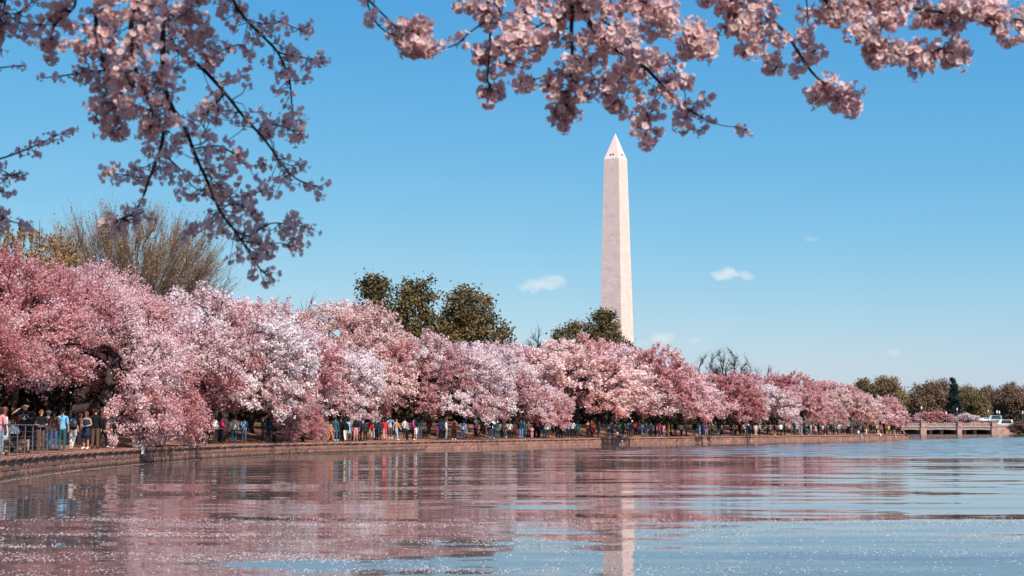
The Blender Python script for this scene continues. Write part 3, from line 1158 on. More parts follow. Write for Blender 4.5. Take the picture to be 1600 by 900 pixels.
# ------------------------------------------------------------------ the obelisk
def build_obelisk():
    D = 882.0
    top = P(961.5, 208, D)
    base_z = top.z - 169.3
    root = empty('obelisk', (top.x, D, base_z), R(-34))
    tag(root, 'tall white marble obelisk with a pointed cap rising above the trees', 'monument')
    marble = bpy.data.materials.new('obelisk_marble')
    marble.use_nodes = True
    nt = marble.node_tree
    N, L = nt.nodes.new, nt.links.new
    bs = nt.nodes['Principled BSDF']
    bs.inputs['Roughness'].default_value = .8
    tc, sp = N('ShaderNodeTexCoord'), N('ShaderNodeSeparateXYZ')
    L(tc.outputs['Object'], sp.inputs[0])
    ad = N('ShaderNodeMath')
    L(sp.outputs[0], ad.inputs[0])
    L(sp.outputs[1], ad.inputs[1])
    cb = N('ShaderNodeCombineXYZ')
    L(ad.outputs[0], cb.inputs[0])
    L(sp.outputs[2], cb.inputs[1])
    br = N('ShaderNodeTexBrick')
    br.inputs['Color1'].default_value = (.86, .64, .57, 1)
    br.inputs['Color2'].default_value = (.81, .59, .52, 1)
    br.inputs['Mortar'].default_value = (.66, .485, .44, 1)
    br.inputs['Scale'].default_value = 1
    br.inputs['Brick Width'].default_value = 1.9
    br.inputs['Row Height'].default_value = .75
    br.inputs['Mortar Size'].default_value = .05
    L(cb.outputs[0], br.inputs['Vector'])
    nz = N('ShaderNodeTexNoise')
    nz.inputs['Scale'].default_value = .25
    nz.inputs['Detail'].default_value = 8
    L(tc.outputs['Object'], nz.inputs['Vector'])
    mr = N('ShaderNodeMapRange')
    mr.inputs[1].default_value = .3
    mr.inputs[2].default_value = .7
    mr.inputs[3].default_value = .9
    mr.inputs[4].default_value = 1.08
    L(nz.outputs['Fac'], mr.inputs[0])
    mm = N('ShaderNodeMix')
    mm.data_type = 'RGBA'
    mm.blend_type = 'MULTIPLY'
    mm.inputs[0].default_value = 1
    L(br.outputs['Color'], mm.inputs[6])
    L(mr.outputs[0], mm.inputs[7])
    L(mm.outputs[2], bs.inputs['Base Color'])
    bp = N('ShaderNodeBump')
    bp.inputs['Distance'].default_value = .10
    n2 = N('ShaderNodeTexNoise')
    n2.inputs['Scale'].default_value = .9
    n2.inputs['Detail'].default_value = 3
    mp = N('ShaderNodeMapping')
    mp.inputs['Scale'].default_value = (.6, .6, 2.2)
    L(tc.outputs['Object'], mp.inputs[0])
    L(mp.outputs[0], n2.inputs['Vector'])
    L(n2.outputs['Fac'], bp.inputs['Height'])
    L(bp.outputs[0], bs.inputs['Normal'])
    h0, h1 = 16.8 / 2, 10.5 / 2
    mb = MB()
    mb.add([(sx * h0 * 1.008, sy * h0 * 1.008, -3) for sx, sy in ((-1, -1), (1, -1), (1, 1), (-1, 1))] + [(sx * h1, sy * h1, 152.4) for sx, sy in ((-1, -1), (1, -1), (1, 1), (-1, 1))],
           [(0, 1, 5, 4), (1, 2, 6, 5), (2, 3, 7, 6), (3, 0, 4, 7), (4, 5, 6, 7)])
    mb.build('shaft', marble, root)
    capm = mat('obelisk_cap_marble', (.83, .625, .565), .8, noise=(.4, .08))
    mb = MB()
    mb.add([(sx * h1, sy * h1, 152.4) for sx, sy in ((-1, -1), (1, -1), (1, 1), (-1, 1))] + [(0, 0, 169.3)], [(0, 1, 4), (1, 2, 4), (2, 3, 4), (3, 0, 4)])
    cap = mb.build('pyramidion', capm, root)
    dark = mat('window_dark', (.03, .025, .03), .6)
    for (ax, sgn) in ((1, -1), (0, 1), (0, -1), (1, 1)):
        for u in (-.95, .95):
            z = 155.0
            hh = h1 * (1 - (z + .5 - 152.4) / 16.9) + .04
            mb = MB()
            if ax == 1:
                mb.box(u - .45, u + .45, sgn * hh - .35, sgn * hh + .35, z - .35, z + .55)
            else:
                mb.box(sgn * hh - .35, sgn * hh + .35, u - .45, u + .45, z - .35, z + .55)
            mb.build('window', dark, cap)


build_obelisk()


# ------------------------------------------------------------------ the bridge, its lamps, the cars
BD = 492.0


def build_bridge():
    gran = mat('pink_granite', (.44, .27, .22), .85, noise=(.8, .25, 5))
    conc = mat('grey_concrete', (.30, .27, .27), .9, noise=(.6, .15))
    rail = mat('pale_rail_stone', (.50, .33, .29), .85, noise=(1.5, .2))
    X = lambda px: (px - 800.0) / FPX * BD
    root = empty('bridge', (0, BD, 0))
    tag(root, 'low pink granite bridge with grey girders spanning the inlet', 'bridge')
    piers = [(1430, 1443), (1487, 1498), (1540, 1550)]
    for i, (a, b) in enumerate(piers):
        x0, x1 = X(a), X(b)
        mb = MB()
        mb.box(x0 + .9, x1, -1.2, 19, -2, 2.35)
        mb.box(x0 + 1.1, x1 - .05, -1.35, 12.1, 2.35, 3.9)
        mb.box(x0 + .95, x1 + .1, -1.5, 12.2, 3.9, 4.2)
        mb.build('pier', gran, root)
    for (a, b) in ((X(1443), X(1487) + .9), (X(1498), X(1540) + .9), (X(1405), X(1430) + .9)):
        n = 8
        V, F = [], []
        for k in range(n + 1):
            u = k / n
            x = a + (b - a) * u
            zb = 1.28 + .22 * math.sin(u * math.pi)
            V += [(x, -.5, zb), (x, -.5, 2.25), (x, 19, 2.25), (x, 19, zb)]
        for k in range(n):
            for j in range(4):
                F.append((k * 4 + j, k * 4 + (j + 1) % 4, k * 4 + 4 + (j + 1) % 4, k * 4 + 4 + j))
        MB().add(V, F).build('girder', conc, root)
    mb = MB()
    mb.box(X(1405), X(1552), -.7, 19.5, 2.26, 2.55)
    mb.build('deck', gran, root)
    for (a, b) in ((1405, 1431), (1443, 1489), (1498, 1542)):
        x0, x1 = X(a), X(b) + .9
        for nm, z0, z1, yy in (('handrail', 3.52, 3.68, -.6), ('plinth_rail', 2.551, 2.72, -.62)):
            MB().box(x0, x1, yy, yy + .3, z0, z1).build(nm, rail, root)
        n = int((x1 - x0) / .42)
        proto = MB().box(-.10, .10, -.55, -.35, 2.72, 3.52).mesh('baluster', rail)
        for k in range(n):
            mobj('baluster', proto, root, (x0 + (k + .5) * (x1 - x0) / n, 0, 0))
    for px in (1452.5, 1470, 1506, 1522):
        x = X(px)
        mb = MB()
        mb.box(x - .45, x + .45, 1.2, 9, -2, 1.25)
        mb.box(x - .6, x + .6, 1.0, 9.2, 1.25, 1.5)
        mb.build('inner_pier', gran, root)
    # the solid wall after the last pier
    mb = MB()
    mb.box(X(1550), X(1588), -1.0, 12, -2, 2.45)
    mb.build('abutment_wall', gran, root)
    MB().box(X(1550), X(1590), -1.15, 12.1, 2.45, 2.62).build('abutment_coping', rail, root)
    MB().box(X(1551), X(1590), -1.05, -.8, 3.2, 3.36).build('handrail', rail, root)
    post = MB().box(-.10, .10, -1.02, -.84, 2.62, 3.2).mesh('baluster', rail)
    for k in range(18):
        mobj('baluster', post, root, (X(1552) + k * .48, 0, 0))


build_bridge()


def build_lamps():
    green = mat('lamp_green_paint', (.09, .20, .17), .5, noise=(4, .15))
    globe = mat('lamp_glass', (.85, .83, .75), .3, translucent=.3)
    root = empty('street_lamp', (0, 0, 0))
    MB().lathe([(.28, 0), (.28, .25), (.17, .4), (.13, .9), (.10, 3.9), (.15, 4.0), (.12, 4.1)], 10).build('post', green, root, True)
    MB().lathe([(.12, 4.1), (.27, 4.3), (.30, 4.6), (.22, 4.9), (.10, 5.05), (.05, 5.25)], 12).build('globe', globe, root, True)
    rows = [(1437.5, BD - .6, 4.2, 1.0, 'green lamp post on the first bridge pier'), (1493, BD - .6, 4.2, .9, 'green lamp post on the middle bridge pier'),
            (1541.5, BD - .6, 4.2, .78, 'green lamp post on the last bridge pier'), (1595, BD + 6, 2.6, 1.02, 'lamp post at the end of the bridge by the scrub'),
            (1476, BD + 14, 2.6, 1.0, 'lamp post across the road between two bridge piers'), (1555, BD + 20, 2.6, 1.1, 'lamp post behind the parked cars'),
            (1558.5, BD + 26, 2.6, 1.08, 'second lamp post close behind the cars')]
    for i, (px, D, z, sc, label) in enumerate(rows):
        o = root if i == 0 else copy_tree(root)
        o.location = ((px - 800) / FPX * D, D, z)
        o.scale = (sc, sc, sc)
        tag(o, label, 'lamp', 'street lamps on and behind the bridge')
    return


build_lamps()


def build_cars():
    glass = mat('car_glass', (.02, .025, .03), .1, spec=.6)
    tyre = mat('tyre_rubber', (.02, .02, .02), .9)
    rim = mat('wheel_rim', (.4, .4, .42), .4, metal=.6)
    paint = mat('car_paint', (1, 1, 1), .25, obj_color=True, spec=.6)
    lampm = mat('headlamp_glass', (.8, .8, .75), .2)

    def make(L_, H_, van):
        root = empty('parked_car')
        h = L_ / 2
        if van:
            prof = [(-h, .35), (-h, 1.0), (-h + .5, 1.15), (-h + 1.0, H_ - .1), (-h + 1.4, H_), (h - .15, H_), (h, H_ - .2), (h, .35)]
        else:
            prof = [(-h, .35), (-h, .75), (-h + .15, .88), (-h + 1.15, 1.0), (-h + 1.8, H_ - .03), (-h + 2.2, H_), (h - 1.3, H_), (h - .6, 1.08), (h - .05, 1.0), (h, .8), (h, .35)]
        n = len(prof)
        V, F = [], []
        for y, inset in ((-.85, 0), (.85, 0)):
            for (x, z) in prof:
                k = 1 - .16 * max(0, (z - .95) / .6)
                V.append((x, y * k, z))
        F = [tuple(range(n)), tuple(reversed(range(n, 2 * n)))] + [(i, n + i, n + (i + 1) % n, (i + 1) % n) for i in range(n)]
        MB().add(V, F).build('body', paint, root)
        for s in (-1, 1):
            yk = .85 * (1 - .16 * .6) * s + .012 * s
            a, b = (-h + 1.5, h - .5) if van else (-h + 1.75, h - 1.05)
            y0 = s * .86
            y1 = s * .79
            mb = MB()
            mb.add([(a - .35, y0, 1.02), (b + .2, y0, 1.02), (b - .1, y1, H_ - .1), (a + .2, y1, H_ - .1)], [(0, 1, 2, 3) if s < 0 else (3, 2, 1, 0)])
            mb.build('side_window', glass, root)
            for x in (-h + .8, h - .8):
                w = MB().tube([(x, s * .70, .33), (x, s * .90, .33)], .33, 14).build('wheel', tyre, root)
                MB().tube([(x, s * .895, .33), (x, s * .915, .33)], .2, 10).build('rim', rim, w)
            MB().box(-h - .02, -h + .1, s * .6 - .15, s * .6 + .15, .62, .78).build('headlight', lampm, root)
        return root
    car, van = make(4.4, 1.48, False), make(5.4, 2.3, True)
    rows = [(car, 1534, 540, 4.6, .2, (.75, .75, .75), 'white parked car highest up beyond the bridge'),
            (van, 1550, 545, 4.4, .1, (.35, .42, .52), 'grey blue van beside the white car beyond the bridge'),
            (van, 1566, 506, 2.6, 0, (.78, .78, .78), 'white van with dark side windows behind the bridge rail'),
            (car, 1580, 510, 2.6, .1, (.8, .8, .8), 'white car following the white van on the bridge road'),
            (car, 1590, 512, 2.6, .15, (.7, .7, .72), 'pale car last in line on the bridge road')]
    used = set()
    mb = MB()
    mb.add([((1515 - 800) / FPX * 530, 530, 2.61), ((1575 - 800) / FPX * 530, 530, 2.61), ((1575 - 800) / FPX * 560, 560, 4.6), ((1515 - 800) / FPX * 560, 560, 4.6),
            ((1515 - 800) / FPX * 538, 538, 4.4), ((1575 - 800) / FPX * 538, 538, 4.4)], [(0, 1, 5, 4), (4, 5, 2, 3)])
    tag(mb.build('road_bank', mat('road_bank_earth', (.28, .16, .10), .95, noise=(.5, .4))), kind='structure')
    for (src, px, D, z, rz, col, label) in rows:
        o = copy_tree(src) if src.name in used else src
        used.add(src.name)
        z = 4.4 + (D - 538) / 22 * .2 + .02 if D > 530 else 2.62
        o.location = ((px - 800) / FPX * D, D, z)
        o.rotation_euler = (0, 0, rz)
        for c in o.children:
            if c.name.startswith('body'):
                set_colour(c, col)
        tag(o, label, 'car', 'vehicles parked beyond the bridge')


build_cars()


# ------------------------------------------------------------------ people
SKIN = mat('skin', (.5, .3, .22), .6, obj_color=True, spec=.3)
CLOTH = mat('cloth', (.5, .5, .5), .9, obj_color=True, noise=None, spec=.1, bump=(30, .004))
HAIR = mat('hair', (.03, .02, .015), .7, obj_color=True)
EYE_M = mat('eye_dark', (.02, .015, .012), .3)


def skeleton(pose):
    """joint positions of a 1.72 m figure that faces -Y"""
    J = dict(pelvis=(0, 0, .95), waist=(0, 0, 1.08), chest=(0, .005, 1.26), upper=(0, .01, 1.40), neck=(0, .0, 1.485), skull=(0, -.012, 1.56), head=(0, -.018, 1.635), crown=(0, -.008, 1.70))
    for s, n in ((-1, 'r'), (1, 'l')):
        J['sh_' + n] = (s * .175, .01, 1.385)
        J['el_' + n] = (s * .235, .03, 1.12)
        J['wr_' + n] = (s * .25, -.03, .89)
        J['ha_' + n] = (s * .25, -.05, .80)
        J['hip_' + n] = (s * .092, 0, .90)
        J['kn_' + n] = (s * .10, -.015, .50)
        J['an_' + n] = (s * .105, .02, .085)
        J['to_' + n] = (s * .125, -.15, .035)

    def st(**k):
        J.update(k)
    if pose == 'camera':      # both hands raised to the face
        for s, n in ((-1, 'r'), (1, 'l')):
            st(**{'el_' + n: (s * .27, -.14, 1.24), 'wr_' + n: (s * .11, -.26, 1.50), 'ha_' + n: (s * .05, -.27, 1.58)})
    elif pose == 'reach':     # one arm stretched out holding a phone
        st(el_r=(-.26, -.22, 1.36), wr_r=(-.20, -.45, 1.47), ha_r=(-.18, -.52, 1.53))
    elif pose == 'headhand':  # elbow out, one hand at the head, the other at the hip
        st(el_l=(.37, -.02, 1.30), wr_l=(.22, -.09, 1.50), ha_l=(.14, -.10, 1.57), el_r=(-.33, .05, 1.14), wr_r=(-.25, -.10, .99), ha_r=(-.17, -.12, .95))
    elif pose == 'walk':
        st(kn_r=(-.10, -.14, .52), an_r=(-.10, -.16, .10), to_r=(-.11, -.33, .06), kn_l=(.10, .06, .50), an_l=(.10, .30, .13), to_l=(.11, .17, .04),
           el_r=(-.23, .14, 1.15), wr_r=(-.24, .14, .91), ha_r=(-.24, .12, .82), el_l=(.23, -.10, 1.15), wr_l=(.24, -.24, .96), ha_l=(.24, -.30, .89))
    elif pose == 'fold':      # hands together in front of the belly
        for s, n in ((-1, 'r'), (1, 'l')):
            st(**{'el_' + n: (s * .25, .02, 1.13), 'wr_' + n: (s * .12, -.19, 1.06), 'ha_' + n: (s * .04, -.21, 1.06)})
    elif pose == 'lean':      # weight on one leg, ankles crossed
        st(kn_r=(-.02, -.06, .50), an_r=(.08, -.08, .09), to_r=(.09, -.24, .04), pelvis=(.03, 0, .95), wr_l=(.16, -.17, 1.04), ha_l=(.08, -.20, 1.08))
    elif pose == 'sit':       # sitting on an edge, shins hanging
        dz = -.93 + .10
        for k in list(J):
            x, y, z = J[k]
            J[k] = (x, y, z + dz)
        for s, n in ((-1, 'r'), (1, 'l')):
            st(**{'kn_' + n: (s * .11, -.42, .09), 'an_' + n: (s * .11, -.44, -.33), 'to_' + n: (s * .12, -.60, -.38), 'el_' + n: (s * .24, -.02, .30), 'wr_' + n: (s * .16, -.22, .20), 'ha_' + n: (s * .10, -.29, .17)})
    return {k: Vector(v) for k, v in J.items()}


RAD = dict(pelvis=(.155, .115), waist=(.135, .105), chest=(.160, .115), upper=(.125, .09), neck=(.055, .055), skull=(.066, .078), head=(.078, .095), crown=(.052, .062))
for n in 'rl':
    RAD.update({'sh_' + n: (.062, .062), 'el_' + n: (.043, .043), 'wr_' + n: (.03, .034), 'ha_' + n: (.022, .038), 'hip_' + n: (.098, .10), 'kn_' + n: (.062, .062), 'an_' + n: (.04, .042), 'to_' + n: (.036, .03)})
BONES = [('pelvis', 'waist'), ('waist', 'chest'), ('chest', 'upper'), ('upper', 'neck'), ('neck', 'skull'), ('skull', 'head'), ('head', 'crown')]
for n in 'rl':
    BONES += [('upper', 'sh_' + n), ('sh_' + n, 'el_' + n), ('el_' + n, 'wr_' + n), ('wr_' + n, 'ha_' + n), ('pelvis', 'hip_' + n), ('hip_' + n, 'kn_' + n), ('kn_' + n, 'an_' + n), ('an_' + n, 'to_' + n)]


def region(a, b):
    if a in ('skull', 'head'):
        return 'head'
    if a == 'neck':
        return 'neck'
    for k, v in (('sh_', 'upperarm'), ('el_', 'forearm'), ('wr_', 'hand'), ('hip_', 'thigh'), ('kn_', 'calf'), ('an_', 'foot')):
        if a.startswith(k):
            return v + a[-2:] if v == 'foot' else v
    if b.startswith('hip_') or (a, b) == ('pelvis', 'waist'):
        return 'pelvis'
    return 'torso'


def body_mesh(J):
    names = list(J)
    me = bpy.data.meshes.new('figure')
    me.from_pydata([J[k] for k in names], [(names.index(a), names.index(b)) for a, b in BONES], [])
    o = bpy.data.objects.new('figure', me)
    COL.objects.link(o)
    md = o.modifiers.new('skin', 'SKIN')
    md.branch_smoothing = .6
    if not me.skin_vertices:
        bpy.context.view_layer.objects.active = o
    sv = me.skin_vertices[0].data
    for i, k in enumerate(names):
        sv[i].radius = RAD[k]
        sv[i].use_root = (k == 'pelvis')
    o.modifiers.new('sub', 'SUBSURF').levels = 1
    dg = bpy.context.evaluated_depsgraph_get()
    ev = o.evaluated_get(dg)
    m2 = bpy.data.meshes.new_from_object(ev)
    V = np.array([v.co[:] for v in m2.vertices])
    F = [tuple(p.vertices) for p in m2.polygons]
    NO = np.array([v.normal[:] for v in m2.vertices])
    bpy.data.objects.remove(o)
    bpy.data.meshes.remove(m2)
    bpy.data.meshes.remove(me)
    return V, F, NO


def figure_parts(pose):
    J = skeleton(pose)
    V, F, NO = body_mesh(J)
    A = np.array([J[a] for a, b in BONES])
    B = np.array([J[b] for a, b in BONES])
    reg = [region(a, b) for a, b in BONES]
    fr = []
    for f in F:
        c = V[list(f)].mean(axis=0)
        ab = B - A
        t = np.clip(((c - A) * ab).sum(1) / (ab * ab).sum(1), 0, 1)
        fr.append(reg[int(np.argmin(np.linalg.norm(A + ab * t[:, None] - c, axis=1)))])

    def shell(regs, push, zmin=-9, name='shell', m=CLOTH):
        fs = [f for f, r in zip(F, fr) if r in regs and V[list(f)].mean(axis=0)[2] > zmin]
        if not fs:
            return None
        ids = sorted({i for f in fs for i in f})
        mp = {i: k for k, i in enumerate(ids)}
        me = bpy.data.meshes.new(name)
        me.from_pydata([tuple(V[i] + NO[i] * push) for i in ids], [], [tuple(mp[i] for i in f) for f in fs])
        me.update()
        me.polygons.foreach_set('use_smooth', np.ones(len(me.polygons), bool))
        me.materials.append(m)
        return me
    mb = MB()
    mb.v = [tuple(v) for v in V]
    mb.f = list(F)
    # nose, ears, fingers
    H = J['head']
    mb.add([H + Vector(v) for v in ((-.016, -.092, -.03), (.016, -.092, -.03), (0, -.122, -.028), (0, -.094, .022))], [(0, 1, 2), (1, 3, 2), (3, 0, 2), (0, 3, 1)])
    for s in (-1, 1):
        mb.tube([H + Vector((s * .075, .005, -.035)), H + Vector((s * .088, .012, -.005)), H + Vector((s * .082, .015, .03))], [.012, .02, .012], 6)
    for n, s in (('r', -1), ('l', 1)):
        wr, ha = J['wr_' + n], J['ha_' + n]
        d = (ha - wr).normalized()
        side = d.cross(Vector((s, .2, 0)))
        side = side.normalized() if side.length > .1 else Vector((0, -1, 0))
        pal = d.cross(side).normalized()
        if pal.x * s > 0:
            pal = -pal
        for k, ln in enumerate((.068, .078, .072, .056)):
            p0 = ha + side * (.03 - .02 * k)
            p1 = p0 + d * ln * .55 + pal * .008
            mb.tube([p0 - d * .02, p1, p1 + d * ln * .40 + pal * .026], [.0095, .009, .007], 5)
        t0 = wr + d * .03 + side * .034
        mb.tube([t0, t0 + side * .03 + d * .03 + pal * .01, t0 + side * .036 + d * .062 + pal * .022], [.012, .010, .008], 5)
    out = {'body': mb.mesh('body', SKIN, True), 'J': J}
    out['tee'] = shell(('torso', 'upperarm', 'pelvis'), .016, J['pelvis'].z - .03, 'shirt')
    out['coat'] = shell(('torso', 'upperarm', 'forearm', 'pelvis'), .026, J['pelvis'].z - .08, 'jacket')
    out['trousers'] = shell(('pelvis', 'thigh', 'calf'), .014, -9, 'trousers')
    out['shorts'] = shell(('pelvis', 'thigh'), .024, (J['kn_r'].z + .02) if pose != 'sit' else -9, 'shorts')
    out['shoes'] = [shell(('foot_' + n,), .012, -9, 'shoe') for n in 'rl']
    # skirt and dress: a flared tube from waist or shoulders
    p = J['pelvis']
    if pose != 'sit':
        out['dress'] = MB().lathe([(.24, -.42), (.205, -.2), (.185, 0), (.155, .14), (.175, .30), (.15, .43)], 14, p, 1, .78).mesh('dress', CLOTH, True)
    ch = J['head']
    # hair: a cap open at the face, short or falling behind the shoulders
    for nm, long in (('hair', 0), ('long_hair', 1)):
        hb = MB()
        rows = 7
        cols = 16
        vs = []
        for i in range(rows + (3 if long else 0)):
            for k in range(cols):
                az = 2 * math.pi * k / cols
                front = max(0.0, -math.sin(az))      # 1 at the face side (-Y)
                if i < rows:
                    top = math.pi * .5 * i / (rows - 1) * (1.25 - .62 * front)
                    r = (.094, .110, .105)
                    v = Vector((r[0] * math.sin(top) * math.cos(az), r[1] * math.sin(top) * math.sin(az) + .006, r[2] * math.cos(top) + .012))
                else:
                    b = vs[(rows - 1) * cols + k]
                    fall = (i - rows + 1) * .095 * (1 - front) ** .7
                    v = Vector((b.x * (1.05 + .08 * (i - rows)), b.y * 1.05 + .015 * (1 - front), b.z - fall))
                vs.append(v)
        n_r = rows + (3 if long else 0)
        fs = [(i * cols + k, i * cols + (k + 1) % cols, (i + 1) * cols + (k + 1) % cols, (i + 1) * cols + k) for i in range(n_r - 1) for k in range(cols)]
        hb.add([ch + v for v in vs], fs)
        out[nm] = hb.mesh('hair', HAIR, True)
    hb = MB().lathe([(.112, .005), (.115, .05), (.09, .11), (.02, .125)], 14, ch)
    hb.add([ch + Vector(v) for v in ((-.085, -.08, .02), (.085, -.08, .02), (.06, -.19, .005), (-.06, -.19, .005), (-.085, -.08, .032), (.085, -.08, .032), (.06, -.19, .017), (-.06, -.19, .017))],
           [(0, 1, 2, 3), (4, 7, 6, 5), (0, 4, 5, 1), (1, 5, 6, 2), (2, 6, 7, 3), (3, 7, 4, 0)])
    out['cap'] = hb.mesh('cap', CLOTH, True)
    em = MB().lathe([(.004, -.008), (.011, 0), (.004, .008)], 6)
    out['eye'] = em.mesh('eye', EYE_M)
    return out


FIG = {}


def figure(pose):
    if pose not in FIG:
        FIG[pose] = figure_parts(pose)
    return FIG[pose]


PAL = {
    'black': (.012, .013, .016), 'charcoal': (.035, .036, .04), 'navy': (.02, .035, .075), 'teal': (.03, .10, .12), 'blue': (.08, .22, .42), 'light blue': (.25, .45, .62),
    'sky blue': (.16, .42, .66), 'white': (.75, .73, .71), 'grey': (.25, .25, .26), 'pale grey': (.48, .48, .48), 'red': (.50, .045, .04), 'maroon': (.13, .03, .028), 'pink': (.62, .25, .30),
    'magenta': (.45, .035, .16), 'orange': (.60, .20, .035), 'yellow': (.68, .42, .06), 'tan': (.45, .27, .16), 'brown': (.13, .07, .05), 'green': (.04, .13, .08), 'beige': (.52, .42, .34),
    'purple': (.13, .06, .16), 'denim': (.06, .11, .20), 'pale denim': (.22, .33, .46), 'cream': (.62, .55, .46)}
HAIRS = {'black': (.010, .009, .009), 'brown': (.04, .022, .014), 'red': (.16, .045, .02), 'grey': (.3, .28, .27), 'blond': (.32, .2, .09)}
SKINS = [(.52, .31, .23), (.42, .24, .17), (.25, .13, .09), (.10, .055, .04), (.58, .36, .28)]
SEEN = {}


def person(px, off, pose, top, low, face, hair='black', style='tee', lower='trousers', height=1.72, where='', extra='', cap=None, loc=None, group='visitors on the promenade', label=None, skin=None, long=None, simple=False, bald=False, rng=random.Random(99)):
    if loc is None:
        loc, nrm = on_land(px, off)
        # face: angle from facing the camera (0 = front to camera, 180 = back to camera)
        if pose == 'sit':
            loc.z = .80
            base = math.atan2(nrm[1], nrm[0]) - math.pi / 2
        else:
            base = math.atan2(loc.x, loc.y) * -1
    else:
        base = 0
    root = empty('person', loc, base + R(face))
    k = height / 1.72
    root.scale = (k * rng.uniform(.95, 1.08), k * rng.uniform(.97, 1.1), k)
    f = figure(pose)
    long = (rng.random() < .45) if long is None else long
    sk = skin if skin is not None else rng.choice(SKINS)
    set_colour(mobj('body', f['body'], root), sk)
    if not bald:
        set_colour(mobj('hair', f['long_hair' if long else 'hair'], root), HAIRS[hair])
    if style == 'dress' and 'dress' in f:
        set_colour(mobj('dress', f['dress'], root), PAL[top])
    else:
        set_colour(mobj('jacket' if style == 'coat' else 'shirt', f[style if style != 'dress' else 'tee'], root), PAL[top])
    if style != 'dress':
        set_colour(mobj(lower, f[lower], root), PAL[low])
    sh = rng.choice([PAL['white'], PAL['charcoal'], PAL['brown'], PAL['white']])
    for me in f['shoes']:
        set_colour(mobj('shoe', me, root), sh)
    if cap:
        set_colour(mobj('cap', f['cap'], root), PAL[cap])
    if not simple:
        H = f['J']['head']
        for s in (-1, 1):
            mobj('eye', f['eye'], root, H + Vector((s * .032, -.090, .012)))
    if label is None:
        gar = {'tee': 'top', 'coat': 'jacket', 'dress': 'dress'}[style]
        label = f"person in {top} {gar}" + (f" and {low} {lower}" if style != 'dress' else '')
        if cap:
            label += f", {cap} cap"
        if extra:
            label += f", {extra}"
        label += f", {where}"
        SEEN.setdefault(label, []).append((px, root))
    tag(root, label, 'person', group)
    return root


ORD = ['first', 'second', 'third', 'fourth', 'fifth', 'sixth', 'seventh', 'eighth', 'ninth', 'tenth', 'eleventh', 'twelfth']


def settle_labels():
    for label, rows in SEEN.items():
        if len(rows) > 1:
            for k, (px, root) in enumerate(sorted(rows, key=lambda r: r[0])):
                root['label'] = label + f", {ORD[min(k, 11)]} from left"


